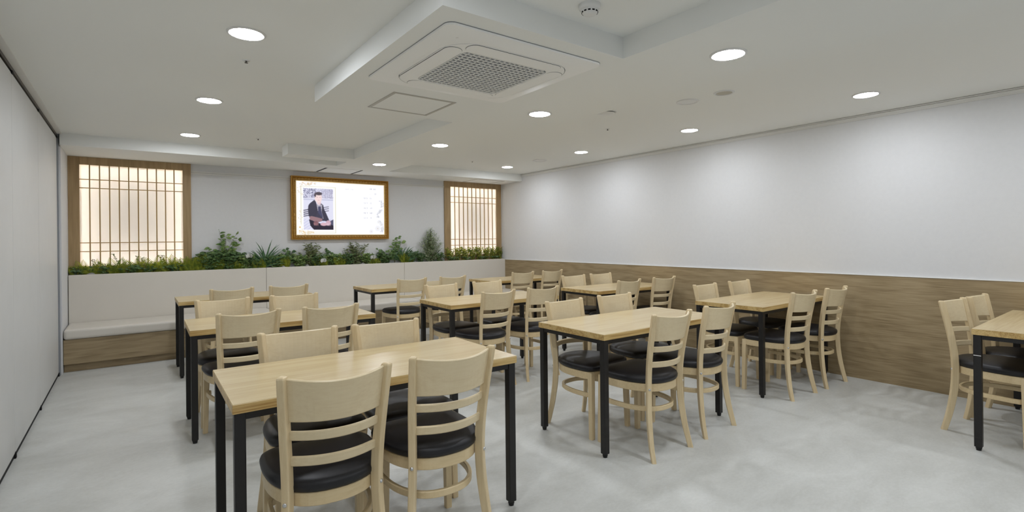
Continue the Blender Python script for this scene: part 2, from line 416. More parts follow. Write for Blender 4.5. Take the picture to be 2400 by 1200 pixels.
# ------------------------------------------------------------------ lattice windows (light boxes)
def lattice_window(name, x0, x1, label, ileft, iright):
    z0, z1 = 0.93, ZS
    root = empty(name, ((x0 + x1) / 2, YB - 0.022, z0)); struct(root, label)
    ox, oy, oz = root.location
    L = lambda p: (p[0] - ox, p[1] - oy, p[2] - oz)
    yf = YB - 0.022
    ix0, ix1, iz0, iz1 = x0 + ileft, x1 - iright, 1.055, 2.212
    for a, b in ((x0, ix0), (ix1, x1)):
        box('stile', L((a, yf, z0)), L((b, YB + 0.02, z1)), M['frame_v'], root, 0.001, 1)
    box('head_rail', L((ix0, yf + 0.001, iz1)), L((ix1, YB + 0.02, z1)), M['frame_h'], root, 0.001, 1)
    box('sill_rail', L((ix0, yf + 0.001, z0)), L((ix1, YB + 0.02, iz0)), M['frame_h'], root, 0.001, 1)
    n = 10
    bw, bh = 0.012, 0.009
    shared = None
    for i in range(n):
        x = ix0 + (ix1 - ix0) * (i + 1) / (n + 1)
        if shared is None:
            o = box('lattice_bar', L((x - bw / 2, yf + 0.006, iz0)), L((x + bw / 2, yf + 0.017, iz1)), M['lattice'], root)
            shared = o.data
        else:
            link('lattice_bar', shared, None, root, L((x, yf + 0.0115, iz0)))
    shared = None
    for z in (2.045, 1.947, 1.322, 1.223):
        if shared is None:
            o = box('lattice_bar', L((ix0, yf + 0.008, z - bh / 2)), L((ix1, yf + 0.0165, z + bh / 2)), M['lattice'], root)
            shared = o.data
        else:
            link('lattice_bar', shared, None, root, L(((ix0 + ix1) / 2, yf + 0.01225, z - bh / 2)))
    pp = box('paper', L((ix0 - 0.012, yf + 0.019, iz0 - 0.012)), L((ix1 + 0.012, yf + 0.0195, iz1 + 0.012)), M['paper'], root)
    pp['label'] = 'glowing white paper panel behind the lattice'
    # light box behind the paper
    bm = bmesh.new()
    d = 0.10
    add_box(bm, L((x0 + 0.02, YB + 0.02 + d, z0)), L((x1 - 0.02, YB + 0.03 + d, z1)))
    add_box(bm, L((ix0 - 0.04, YB + 0.02, iz0 - 0.03)), L((ix0 - 0.03, YB + 0.02 + d, iz1 + 0.03)))
    add_box(bm, L((ix1 + 0.03, YB + 0.02, iz0 - 0.03)), L((ix1 + 0.04, YB + 0.02 + d, iz1 + 0.03)))
    add_box(bm, L((ix0 - 0.04, YB + 0.02, iz1 + 0.03)), L((ix1 + 0.04, YB + 0.02 + d, iz1 + 0.04)))
    add_box(bm, L((ix0 - 0.04, YB + 0.02, iz0 - 0.04)), L((ix1 + 0.04, YB + 0.02 + d, iz0 - 0.03)))
    link('light_box', bm_mesh(bm, 'light_box'), M['box_white'], root)
    yl = YB + 0.05
    for a, b in (((ix0 - 0.029, yl, iz0), (ix0 - 0.023, yl + 0.008, iz1)), ((ix1 + 0.023, yl, iz0), (ix1 + 0.029, yl + 0.008, iz1)),
                 ((ix0, yl, iz1 + 0.023), (ix1, yl + 0.008, iz1 + 0.029)), ((ix0, yl, iz0 - 0.029), (ix1, yl + 0.008, iz0 - 0.023))):
        box('led_strip', L(a), L(b), M['led'], root)
    return root

lattice_window('window_1', WL0, WL1, 'backlit wooden lattice window beside the sliding partition', 0.100, 0.087)
lattice_window('window_2', WR0, WR1, 'backlit wooden lattice window in the corner by the white wall', 0.116, 0.102)

# ------------------------------------------------------------------ downlights
def make_downlight():
    root = empty('downlight', (0, 0, 0))
    link('trim_ring', bm_mesh(lathe([(0.078, 0.0), (0.080, -0.006), (0.086, -0.007), (0.095, -0.003), (0.0955, 0.0)], 40), 'trim_ring', True), M['plastic'], root)
    link('diffuser', bm_mesh(lathe([(0.0785, -0.004), (0.076, -0.007), (0.062, -0.0095), (0.0, -0.0107)], 28), 'diffuser'), M['lamp'], root)
    return root

def copy_tree(o, parent=None):
    c = o.copy(); COL.objects.link(c); c.parent = parent
    for ch in list(o.children): copy_tree(ch, c)
    return c

proto = None
rows = [
    ('row of downlights nearest the partition', 0.505, ZC, [(6.193, 'round lit downlight above the left window, far end of the partition row'), (4.605, 'round lit downlight, middle one of the partition row'), (3.017, 'large round lit downlight at upper left, nearest of the partition row'), (1.43, 'round downlight out of view above the viewer'), (-0.16, 'round downlight out of view behind the viewer'), (-1.75, 'added round downlight out of view behind the viewer')]),  # unseen ones continue the spacing; rearmost is added to light the chair backs
    ('row of downlights on the ceiling band', 2.598, ZS, [(6.352, 'round lit downlight above the gilt-framed screen'), (4.735, 'round lit downlight second from the screen on the lowered band'), (3.115, 'round lit downlight right of the air conditioner on the lowered band'), (1.526, 'large round lit downlight at upper right on the lowered band'), (-0.06, 'round downlight out of view on the band behind the viewer'), (-1.65, 'added round downlight out of view on the band')]),  # rearmost lamp added out of view for more light on chair backs
    ('row of downlights nearest the white wall', 4.637, ZC, [(6.344, 'small round lit downlight farthest in the right row, by the corner window'), (4.741, 'round lit downlight second from the corner in the right row'), (3.158, 'round lit downlight third from the corner in the right row'), (1.575, 'round lit downlight nearest of the right row, close to the white wall'), (-0.01, 'round downlight out of view in the right row'), (-1.6, 'added round downlight out of view in the right row')]),  # rearmost lamp likewise added, unseen, to brighten the chair backs
]
for grp, x, z, items in rows:
    for y, label in items:
        if proto is None:
            o = proto = make_downlight()
        else:
            o = copy_tree(proto)
        o.location = (x, y, z)
        tag(o, label, 'downlight', grp)

# ------------------------------------------------------------------ ceiling air conditioner
ac = empty('air_conditioner', (1.65, 2.508, ZS - 0.0005))
tag(ac, 'square white ceiling cassette air conditioner with dark grid grille', 'air conditioner')
def rounded_plate(bm, w, d, r, z0, z1, k=6, cx0=0, cy0=0):
    pts = rrect(w, d, r, k)
    loft(bm, [[(x + cx0, y + cy0, z1) for x, y in pts], [(x + cx0, y + cy0, z0) for x, y in pts]])
bm = bmesh.new(); rounded_plate(bm, 0.994, 0.994, 0.045, -0.003, -0.0, 5)
link('shadow_gap', bm_mesh(bm, 'gap'), M['jamb'], ac)
def ring_loft(bm, specs):
    loft(bm, [[(x, y, z) for x, y in rrect(w, w, r, 6)] for w, r, z in specs], True, False)
bm = bmesh.new()
ring_loft(bm, [(0.992, 0.045, -0.0035), (0.988, 0.045, -0.012), (0.84, 0.17, -0.026), (0.794, 0.17, -0.028), (0.790, 0.17, -0.020)])
link('outer_panel', bm_mesh(bm, 'outer_panel', False), M['ac'], ac)
bm = bmesh.new()
ring_loft(bm, [(0.785, 0.168, -0.020), (0.784, 0.168, -0.0275), (0.780, 0.165, -0.029), (0.565, 0.05, -0.031), (0.558, 0.05, -0.014)])
link('inner_panel', bm_mesh(bm, 'inner_panel', False), M['ac'], ac)
bm = bmesh.new()
ring_loft(bm, [(0.800, 0.17, -0.018), (0.775, 0.17, -0.018)])
link('louver_gap', bm_mesh(bm, 'gap2'), M['ac_gap'], ac)
# four air louvres, each a slim rounded flap
bm = bmesh.new()
pts = rrect(0.60, 0.096, 0.046, 6)
loft(bm, [[(x, y, -0.0285) for x, y in pts], [(x, y, -0.0325) for x, y in pts]])
flap = bm_mesh(bm, 'louver')
bm = bmesh.new()
pts2 = rrect(0.6025, 0.0985, 0.047, 6)
loft(bm, [[(x, y, -0.0282) for x, y in pts2], [(x, y, -0.0308) for x, y in pts2]])
flap_gap = bm_mesh(bm, 'louver_shadow')
for i in range(4):
    a = i * math.pi / 2
    o = link('louver', flap, M['ac'], ac, (0.337 * math.sin(a), -0.337 * math.cos(a), 0), (0, 0, a))
    link('louver_joint', flap_gap, M['ac_gap'], o)
# grille: cavity and egg-crate bars
bm = bmesh.new(); rounded_plate(bm, 0.562, 0.562, 0.05, -0.0085, -0.0045, 5)
link('grille_cavity', bm_mesh(bm, 'cavity'), M['ac_hole'], ac)
bm = bmesh.new()
n, w = 17, 0.556
pitch = w / n
def half_len(c):
    e = w / 2 - 0.05
    return w / 2 if abs(c) <= e else e + math.sqrt(max(0, 0.05 ** 2 - (abs(c) - e) ** 2))
for i in range(n + 1):
    c = -w / 2 + i * pitch
    c = max(-w / 2 + 0.004, min(w / 2 - 0.004, c))
    h = half_len(c)
    add_box(bm, (-h, c - 0.006, -0.030), (h, c + 0.006, -0.0235))
    add_box(bm, (c - 0.0035, -h, -0.0305), (c + 0.0035, h, -0.0235))
tag(link('grille', bm_mesh(bm, 'grille'), M['ac_grille'], ac), 'grid grille with dark square holes')
bm = bmesh.new(); add_cyl(bm, (-0.385, -0.385, -0.0235), 0.010, 0.004, 16)
link('sensor', bm_mesh(bm, 'sensor'), M['hatch_frame'], ac)
box('badge', (-0.11, 0.300, -0.0322), (-0.07, 0.307, -0.029), M['hatch_frame'], ac)

# ------------------------------------------------------------------ ceiling hatches, detectors, speakers, sprinklers
def hatch(x0, x1, y0, y1, z, label, dark=False):
    root = empty('access_hatch', ((x0 + x1) / 2, (y0 + y1) / 2, z)); tag(root, label, 'hatch')
    hx, hy, t = (x1 - x0) / 2, (y1 - y0) / 2, 0.020
    bm = bmesh.new()
    add_box(bm, (-hx, -hy, -0.004), (hx, -hy + t, 0)); add_box(bm, (-hx, hy - t, -0.004), (hx, hy, 0))
    add_box(bm, (-hx, -hy + t, -0.004), (-hx + t, hy - t, 0)); add_box(bm, (hx - t, -hy + t, -0.004), (hx, hy - t, 0))
    link('frame', bm_mesh(bm, 'frame'), M['soffit' if dark else 'hatch_frame'], root)
    if dark:
        for sx in (-1, 1): box('side_joint', (sx * (hx - 0.012) - 0.012, -hy, -0.0055), (sx * (hx - 0.012) + 0.012, hy - 0.06, -0.003), M['ac_gap'], root)
    box('lid', (-hx + t + 0.003, -hy + t + 0.003, -0.003), (hx - t - 0.003, hy - t - 0.003, 0), M['soffit'], root)
    bm = bmesh.new(); add_box(bm, (-hx + t, -hy + t, -0.0015), (hx - t, hy - t, -0.0008))
    link('gap', bm_mesh(bm, 'gap'), M['ac_gap'], root)
    return root
hatch(1.413, 1.890, 3.197, 3.665, ZS, 'square ceiling access hatch in thin metal frame behind the air conditioner')
hatch(2.115, 2.63, 7.02, 7.53, ZS, 'ceiling access hatch directly above the gilt-framed screen', True)
hatch(4.55, 5.10, 7.06, 7.52, ZS, 'ceiling access hatch in the soffit over the corner window')

def ceiling_disc(name, x, y, r, label, cat, mat, prof, group=None):
    root = empty(name, (x, y, ZC)); tag(root, label, cat, group)
    link('rim', bm_mesh(lathe([(r * a, z) for a, z in prof[0]], 36), 'rim', True), M['plastic'], root)
    link('face', bm_mesh(lathe([(r * a, z) for a, z in prof[1]], 36), 'face', True), mat, root)
    return root
spk = ([(1.0, 0.0), (1.0, -0.005), (0.93, -0.008), (0.80, -0.006), (0.79, -0.001)], [(0.79, -0.003), (0.4, -0.005), (0.0, -0.006)])
ceiling_disc('ceiling_speaker', 3.657, 2.185, 0.075, 'beige cloth-faced round ceiling fitting right of the upper pair', 'speaker', M['speaker'], spk, 'round ceiling fittings')
ceiling_disc('ceiling_vent', 3.651, 2.50, 0.088, 'plain white round ceiling vent between speaker and lit lamp', 'vent', M['plastic'], spk, 'round ceiling fittings')
dish = ([(1.0, 0.0), (1.0, -0.004), (0.94, -0.007), (0.86, -0.005), (0.84, -0.001)], [(0.82, -0.012), (0.6, -0.019), (0.3, -0.022), (0.0, -0.023)])
ceiling_disc('ceiling_vent', 3.359, 3.123, 0.095, 'white round ceiling vent with raised dish beside the sprinkler', 'vent', M['plastic'], dish, 'round ceiling fittings')
ceiling_disc('ceiling_vent', 4.643, 5.577, 0.10, 'white round ceiling vent between far right-row downlights', 'vent', M['plastic'], spk, 'round ceiling fittings')

sd = empty('smoke_detector', (1.756, 1.728, ZC)); tag(sd, 'white dome smoke detector at the top edge of the picture', 'detector')
link('base', bm_mesh(lathe([(0.052, 0.0), (0.053, -0.012), (0.050, -0.02), (0.042, -0.024)], 36), 'base', True), M['plastic'], sd)
link('dome', bm_mesh(lathe([(0.042, -0.023), (0.038, -0.036), (0.030, -0.045), (0.016, -0.049), (0.0, -0.05)], 36), 'dome', True), M['plastic'], sd)
bm = bmesh.new(); add_box(bm, (-0.006, -0.0015, -0.003), (0.006, 0.0015, 0.003)); slotm = bm_mesh(bm, 'slot')
for i in range(12):
    a = 2 * math.pi * i / 12 + 0.2
    link('slot', slotm, M['ac_hole'], sd, (0.0375 * math.cos(a), 0.0375 * math.sin(a), -0.035), (0, 0, a + math.pi / 2))

def sprinkler(x, y, label):
    root = empty('sprinkler_head', (x, y, ZC)); tag(root, label, 'sprinkler', 'fire sprinkler heads')
    link('rosette', bm_mesh(lathe([(0.022, 0), (0.022, -0.002), (0.014, -0.004), (0.008, -0.004)], 24), 'rosette', True), M['plastic'], root)
    bm = bmesh.new(); add_cyl(bm, (0, 0, -0.013), 0.0035, 0.012, 10)
    link('nozzle', bm_mesh(bm, 'nozzle'), M['track'], root)
    link('deflector', bm_mesh(lathe([(0.0, -0.013), (0.010, -0.0133), (0.010, -0.0145), (0.0, -0.0145)], 20), 'deflector'), M['track'], root)
sprinkler(0.578, 3.471, 'small sprinkler head beside the nearest partition-row downlight')
sprinkler(1.112, 6.035, 'small sprinkler head by the left soffit and small ceiling box')
sprinkler(3.884, 3.59, 'small sprinkler head near the dished ceiling vent')
sprinkler(3.888, 6.155, 'small sprinkler head left of the farthest right-row downlight')

# ------------------------------------------------------------------ banquette bench and planter
bench = empty('banquette_bench', (2.42, 6.92, 0)); tag(bench, 'long ivory upholstered banquette bench on an oak base along the back wall', 'bench')
BX0, BX1 = XRET + 0.004, XR - 0.004
bo = bench.location
def B(p): return (p[0] - bo[0], p[1] - bo[1], p[2] - bo[2])
k = box('plinth', B((BX0, 6.955, 0)), B((BX1, 7.45, 0.083)), M['bench_base'], bench); k['label'] = 'recessed dark oak plinth'
box('base_panel', B((BX0, 6.905, 0.083)), B((BX1, 7.45, 0.333)), M['bench_base'], bench)
cuts = [BX0, 1.457, 3.44, BX1]
for a, b in zip(cuts, cuts[1:]):
    box('seat_cushion', B((a + 0.001, 6.885, 0.335)), B((b - 0.001, 7.452, 0.440)), M['leather'], bench, 0.028, 4)
    box('back_cushion', B((a + 0.001, 7.455, 0.40)), B((b - 0.001, 7.495, 0.967)), M['leather'], bench, 0.007, 3)
planter = box('planter_bed', (BX0, 7.497, 0.30), (BX1, YB - 0.002, 0.935), M['soil'])
tag(planter, 'narrow soil-filled planter bed between the bench back and the wall', 'planter')

# ------------------------------------------------------------------ gilt-framed screen
SX0, SX1, SZ0, SZ1, SY = 1.800, 3.222, 1.338, 2.230, 7.53
scr = empty('framed_screen', ((SX0 + SX1) / 2, SY, SZ0))
tag(scr, 'wide memorial screen in an ornate gilt frame showing a seated man in a dark coat', 'screen')
so = scr.location
def frame_side(length, horizontal):
    """mitred moulding profile: (inset from outer edge, depth forward)"""
    prof = [(0.0, 0.07), (0.0, 0.004), (0.004, 0.0), (0.010, 0.0), (0.016, 0.012), (0.030, 0.022), (0.050, 0.022), (0.056, 0.018), (0.058, 0.010), (0.066, 0.010), (0.070, 0.020), (0.070, 0.07)]
    bm = bmesh.new()
    a = [(-length / 2 + i, d, i) for i, d in prof]
    b = [(length / 2 - i, d, i) for i, d in prof]
    loft(bm, [a, b])
    # faces by inset: colour the inner slip and the carved trough differently
    me = bm_mesh(bm, 'rail')
    for mt in (M['gold'], M['gold_dark'], M['gold_light']): me.materials.append(mt)
    for p in me.polygons:
        ins = p.center.z
        if len(p.vertices) > 4: p.material_index = 0
        elif 0.012 < ins < 0.056: p.material_index = 1
        elif ins >= 0.056: p.material_index = 2
    return me
W_, H_ = SX1 - SX0, SZ1 - SZ0
hm, vm = frame_side(W_, True), frame_side(H_, False)
link('frame_rail', hm, None, scr, (0, 0, 0), (0, 0, 0))
link('frame_rail', hm, None, scr, (0, 0, H_), (0, math.pi, 0))
link('frame_rail', vm, None, scr, (-W_ / 2, 0, H_ / 2), (0, math.pi / 2, 0))
link('frame_rail', vm, None, scr, (W_ / 2, 0, H_ / 2), (0, -math.pi / 2, 0))
# carved ornament along the trough: rings and little leaves
bm = bmesh.new()
def ornament(bm, c, ax):
    # small torus
    R, r, n, k = 0.0085, 0.0035, 10, 5
    grid = []
    for i in range(n):
        a = 2 * math.pi * i / n
        ring = []
        for j in range(k):
            b = 2 * math.pi * j / k
            u = (R + r * math.cos(b)) * math.cos(a) * 1.15; v = (R + r * math.cos(b)) * math.sin(a)
            q = (u, v) if ax == 'h' else (v, u)
            ring.append(bm.verts.new((c[0] + q[0], c[1] - r * math.sin(b), c[2] + q[1])))
        grid.append(ring)
    for i in range(n):
        for j in range(k):
            bm.faces.new((grid[i][j], grid[(i + 1) % n][j], grid[(i + 1) % n][(j + 1) % k], grid[i][(j + 1) % k]))
def leaflet(bm, c, ax, s):
    l, wd = 0.016, 0.0055
    p = [(0, -l), (wd, 0), (0, l), (-wd, 0)]
    q = [(a, b) if ax == 'h' else (b, a) for a, b in p]
    vs = [bm.verts.new((c[0] + a + (0.004 * s if ax == 'h' else 0), c[1], c[2] + b)) for a, b in q]
    t = bm.verts.new((c[0], c[1] - 0.007, c[2]))
    for i in range(4): bm.faces.new((vs[i], vs[(i + 1) % 4], t))
yo = 0.019
nh, nv = 30, 18
for zz in (0.040, H_ - 0.040):
    for i in range(nh):
        x = -W_ / 2 + 0.05 + (W_ - 0.1) * (i + 0.5) / nh
        ornament(bm, (x, yo, zz), 'h'); leaflet(bm, (x + (W_ - 0.1) / nh / 2, yo, zz), 'h', 1)
for xx in (-W_ / 2 + 0.040, W_ / 2 - 0.040):
    for i in range(nv):
        z = 0.05 + (H_ - 0.1) * (i + 0.5) / nv
        ornament(bm, (xx, yo, z), 'v'); leaflet(bm, (xx, yo, z + (H_ - 0.1) / nv / 2), 'v', 1)
oo = link('carved_ornament', bm_mesh(bm, 'ornament', True), M['gold_mid'], scr); tag(oo, 'carved gilt rings and leaves', kind='stuff')
box('display_body', (-W_ / 2 + 0.062, 0.022, 0.062), (W_ / 2 - 0.062, 0.068, H_ - 0.062), M['screen_edge'], scr)

# picture shown on the screen, painted cell by cell on a fine grid (flat print)
def screen_picture(w=300, h=172):
    rs = np.random.RandomState(3)
    img = np.ones((h, w, 3)) * np.array([252, 252, 254.0])
    yy, xx = np.mgrid[0:h, 0:w]
    U, V = (xx + 0.5) / w, (yy + 0.5) / h
    def blend(mask, c, a=1.0):
        mk = np.clip(mask, 0, 1)[..., None] * a
        img[:] = img * (1 - mk) + np.array(c, float) * mk
    def ell(cu, cv, ru, rv, soft=0.15):
        d = np.sqrt(((U - cu) / ru) ** 2 + ((V - cv) / rv) ** 2)
        return np.clip((1 + soft - d) / (2 * soft), 0, 1)
    def poly(pts):
        m_ = np.zeros((h, w), bool)
        for (x1, y1), (x2, y2) in zip(pts, pts[1:] + pts[:1]):
            cnd = ((y1 > V) != (y2 > V)) & (U < (x2 - x1) * (V - y1) / (y2 - y1 + 1e-12) + x1)
            m_ ^= cnd
        return m_.astype(float)
    def rect(u0, v0, u1, v1): return ((U >= u0) & (U <= u1) & (V >= v0) & (V <= v1)).astype(float)
    blend(rect(0.5, 0, 1, 1), (246, 247, 254), 0.5)
    # thin border lines around the photograph
    for u0, v0, u1, v1, c in ((0.045, 0.085, 0.425, 0.975, (226, 224, 205)), (0.052, 0.096, 0.418, 0.963, (255, 255, 255)), (0.060, 0.108, 0.408, 0.945, (236, 234, 222)), (0.0645, 0.115, 0.404, 0.936, (255, 255, 255))):
        blend(rect(u0, v0, u1, v1), c)
    pu0, pv0, pu1, pv1 = 0.073, 0.128, 0.398, 0.905
    P = rect(pu0, pv0, pu1, pv1)
    A = (U - pu0) / (pu1 - pu0); Bq = (V - pv0) / (pv1 - pv0)
    def pp(lst): return [(pu0 + (x - 190) / 613 * (pu1 - pu0), pv0 + (y - 205) / 863 * (pv1 - pv0)) for x, y in lst]
    def pe(x, y, rx, ry, s=0.15):
        c = pp([(x, y)])[0]
        return ell(c[0], c[1], rx / 613 * (pu1 - pu0), ry / 863 * (pv1 - pv0), s) * P
    blend(P, (222, 222, 240))
    nz = rs.rand(h, w)
    nz = (nz + np.roll(nz, 1, 0) + np.roll(nz, 1, 1)) / 3
    trees = P * (Bq < 0.23)
    blend(trees * (nz > 0.5), (150, 148, 178), 0.8)
    blend(trees * (nz > 0.66) * (A < 0.4), (62, 62, 92), 0.9)
    blend(trees * (A > 0.62) * (np.sin(A * 95) > 0.3), (170, 166, 188), 0.7)
    blend(P * (np.abs(Bq - 0.27) < 0.012), (188, 190, 214), 0.8)
    blend(P * (Bq > 0.75) * (np.sin((A * 0.5 + Bq) * 90) > 0.4), (192, 194, 226), 0.6)
    for y0 in (650, 690, 730, 770):
        blend(poly(pp([(190, y0 + 10), (300, y0 - 12), (300, y0 + 8), (190, y0 + 32)])) * P, (78, 74, 88), 0.85)
    for y0 in (580, 620, 665):
        blend(poly(pp([(600, y0 + 12), (705, y0 - 8), (705, y0 + 8), (600, y0 + 30)])) * P, (96, 94, 112), 0.8)
    blend(poly(pp([(700, 900), (803, 850), (803, 1000), (760, 980)])) * P, (84, 84, 108))
    blend(poly(pp([(300, 850), (420, 900), (560, 950), (720, 940), (803, 990), (803, 1068), (395, 1068), (325, 985)])) * P, (46, 40, 54))
    blend(poly(pp([(410, 445), (330, 510), (290, 560), (280, 650), (295, 790), (420, 830), (520, 880), (700, 890), (712, 870), (650, 720), (610, 640), (588, 545), (545, 515), (490, 600), (455, 530), (435, 470)])) * P, (62, 60, 76))
    blend(poly(pp([(450, 520), (465, 600), (480, 690), (520, 770), (600, 850), (560, 700), (572, 545), (530, 530), (500, 560)])) * P, (172, 168, 182))
    blend(poly(pp([(490, 580), (538, 578), (556, 700), (585, 820), (520, 790), (478, 740)])) * P, (72, 72, 100))
    blend(poly(pp([(470, 700), (600, 850), (560, 880), (440, 800)])) * P, (66, 64, 82))
    blend(pe(505, 500, 42, 46), (226, 200, 204))
    blend(pe(492, 395, 74, 108), (240, 216, 214))
    blend(pe(500, 310, 70, 34), (74, 64, 72)); blend(pe(428, 340, 18, 44), (80, 70, 78))
    blend(pe(470, 385, 14, 6), (196, 168, 172)); blend(pe(525, 385, 14, 6), (196, 168, 172)); blend(pe(500, 452, 20, 6), (214, 170, 176))
    blend(poly(pp([(300, 800), (350, 785), (470, 810), (575, 840), (560, 890), (500, 910), (400, 890), (320, 860)])) * P, (150, 118, 124))
    blend(pe(440, 935, 52, 46), (128, 88, 96)); blend(pe(600, 955, 72, 34), (214, 176, 186)); blend(pe(695, 925, 50, 56), (206, 172, 186))
    for i in range(4): blend(pe(405 + 26 * i, 955, 5, 34), (172, 134, 138))
    for i in range(4): blend(pe(668 + 24 * i, 960, 5, 30), (232, 206, 214))
    # blossoms: lower left, upper left, lower right
    for k_ in range(46):
        u, v = 0.012 + 0.05 * rs.rand(), 0.02 + 0.9 * rs.rand()
        if 0.3 < v < 0.55: continue
        blend(ell(u, v, 0.006, 0.010, 0.6), (206, 186, 150) if rs.rand() > .4 else (222, 206, 200), 0.45)
    for k_ in range(24):
        u, v = 0.06 + 0.15 * rs.rand(), 0.02 + 0.05 * rs.rand()
        blend(ell(u, v, 0.008, 0.010, 0.6), (214, 180, 140) if rs.rand() > .5 else (200, 196, 176), 0.5)
    for u, v, s in ((0.035, 0.86, 0.05), (0.03, 0.93, 0.035), (0.075, 0.95, 0.03)):
        blend(ell(u, v, s * 0.6, s, 0.5), (255, 252, 246)); blend(ell(u, v, s * 0.14, s * 0.24, 0.5), (214, 158, 80))
    for k_ in range(20): blend(ell(0.02 + 0.16 * rs.rand(), 0.93 + 0.06 * rs.rand(), 0.008, 0.008, 0.6), (214, 176, 116), 0.6)
    for k_ in range(60):
        t = rs.rand(); u = 0.95 + 0.03 * math.sin(t * 9) + 0.03 * (rs.rand() - .5); v = 0.3 + 0.66 * t
        blend(ell(u, v, 0.006 + 0.004 * rs.rand(), 0.012, 0.5), (186, 188, 196), 0.5)
    for u, v, s in ((0.92, 0.88, 0.07), (0.84, 0.94, 0.05), (0.97, 0.8, 0.05), (0.93, 0.75, 0.04)):
        for j in range(6):
            a = j * math.pi / 3
            blend(ell(u + 0.5 * s * math.cos(a) * .57, v + 0.5 * s * math.sin(a), s * .22, s * .34, 0.5), (236, 236, 240), 0.8)
        blend(ell(u, v, s * 0.1, s * 0.17, 0.5), (206, 196, 190), 0.8)
    # rows of small grey lettering (too soft in the photograph to read)
    def row(u0, v, n_, gw, c, gap=()):
        for i in range(n_):
            if i in gap: continue
            u = u0 + i * gw
            gly = rs.rand(3, 3) > 0.42
            gly[0, 1] = True; gly[2, 1] = True
            for r_ in range(3):
                for q in range(3):
                    if gly[r_, q]: blend(rect(u + q * gw * .25, v + r_ * .0085, u + q * gw * .25 + gw * .2, v + r_ * .0085 + .007), c, 0.75)
    row(0.535, 0.10, 6, 0.016, (206, 206, 212), (3,))
    row(0.825, 0.075, 5, 0.015, (168, 168, 174), (2,))
    row(0.825, 0.172, 6, 0.0135, (160, 160, 168), (1,))
    for i, v in enumerate((0.262, 0.362, 0.46, 0.558, 0.655)):
        row(0.752, v, 9 if i in (2, 3) else 8, 0.0118, (168, 168, 178), (2, 5))
    sm = img.copy()
    sm[1:-1, 1:-1] = 0.4 * img[1:-1, 1:-1] + 0.15 * (img[:-2, 1:-1] + img[2:, 1:-1] + img[1:-1, :-2] + img[1:-1, 2:])
    return np.clip(sm / 255.0, 0, 1)

pw, ph = 300, 172
pic = screen_picture(pw, ph)
sx0, sx1, sz0, sz1 = -W_ / 2 + 0.069, W_ / 2 - 0.069, 0.069, H_ - 0.069
vx = np.linspace(sx0, sx1, pw + 1); vz = np.linspace(sz1, sz0, ph + 1)
gx, gz = np.meshgrid(vx, vz)
verts = np.stack([gx.ravel(), np.full(gx.size, 0.0205), gz.ravel()], 1)
idx = np.arange((pw + 1) * (ph + 1)).reshape(ph + 1, pw + 1)
faces = np.stack([idx[:-1, :-1].ravel(), idx[1:, :-1].ravel(), idx[1:, 1:].ravel(), idx[:-1, 1:].ravel()], 1)
me = bpy.data.meshes.new('picture')
me.from_pydata(verts.tolist(), [], faces.tolist())
ca = me.color_attributes.new('picture', 'FLOAT_COLOR', 'CORNER')
lc = np.where(pic <= 0.04045, pic / 12.92, ((pic + 0.055) / 1.055) ** 2.4).reshape(-1, 3)
lc4 = np.concatenate([np.repeat(lc, 4, axis=0), np.ones((lc.shape[0] * 4, 1))], 1)
ca.data.foreach_set('color', lc4.astype(np.float32).ravel())
mt = bpy.data.materials.new('lit screen picture'); mt.use_nodes = True
mt.cycles.emission_sampling = 'NONE'
nt = mt.node_tree; nt.nodes.clear()
at = N(nt, 'ShaderNodeVertexColor'); at.layer_name = 'picture'
em = N(nt, 'ShaderNodeEmission'); em.inputs[1].default_value = 1.05
gl = N(nt, 'ShaderNodeBsdfGlossy'); gl.inputs['Roughness'].default_value = 0.3; gl.inputs[0].default_value = (0.02, 0.02, 0.02, 1)
ads = N(nt, 'ShaderNodeAddShader'); out = N(nt, 'ShaderNodeOutputMaterial')
nt.links.new(at.outputs[0], em.inputs[0]); nt.links.new(em.outputs[0], ads.inputs[0]); nt.links.new(gl.outputs[0], ads.inputs[1]); nt.links.new(ads.outputs[0], out.inputs[0])
po = link('picture', me, mt, scr); po['label'] = 'lit white page with a photograph of a seated man and grey lettering'

# ------------------------------------------------------------------ tables
TL, TW, TH, TT = 1.2446, 0.6186, 0.74, 0.036
TABLES = {1: (0.912, 2.348, -0.85), 2: (0.936, 4.223, -1.26), 3: (0.996, 6.201, -0.55), 4: (2.888, 6.128, 0.06), 5: (2.869, 4.225, -0.67),
          6: (4.590, 6.10, 0.0), 7: (2.880, 2.432, -0.59), 8: (4.676, 4.195, -1.0), 9: (4.727, 2.450, 0.57), 10: (4.742, 0.552, 0.79)}
TNAME = {1: 'the nearest table at lower left', 2: 'the second table beside the partition', 3: 'the bench table beside the partition', 4: 'the middle bench table',
         5: 'the centre table of the room', 6: 'the corner bench table by the wainscot', 7: 'the front table of the middle row', 8: 'the middle table by the wainscot',
         9: 'the front table by the wainscot', 10: 'the table at the right edge'}
TLABEL = {1: 'pale wood table with black steel legs, largest and nearest, at lower left', 2: 'pale wood table with black legs, second from the front beside the partition',
          3: 'pale wood table with black legs at the bench, beside the partition', 4: 'pale wood table with black legs at the bench below the gilt-framed screen',
          5: 'pale wood table with black legs in the centre of the room', 6: 'pale wood table with black legs at the bench in the wainscot corner',
          7: 'pale wood table with black legs, front of the middle row, left side bare', 8: 'pale wood table with black legs, second from the bench along the wainscot',
          9: 'pale wood table with black legs, third from the bench along the wainscot', 10: 'pale wood table with black legs, cut off by the right picture edge'}
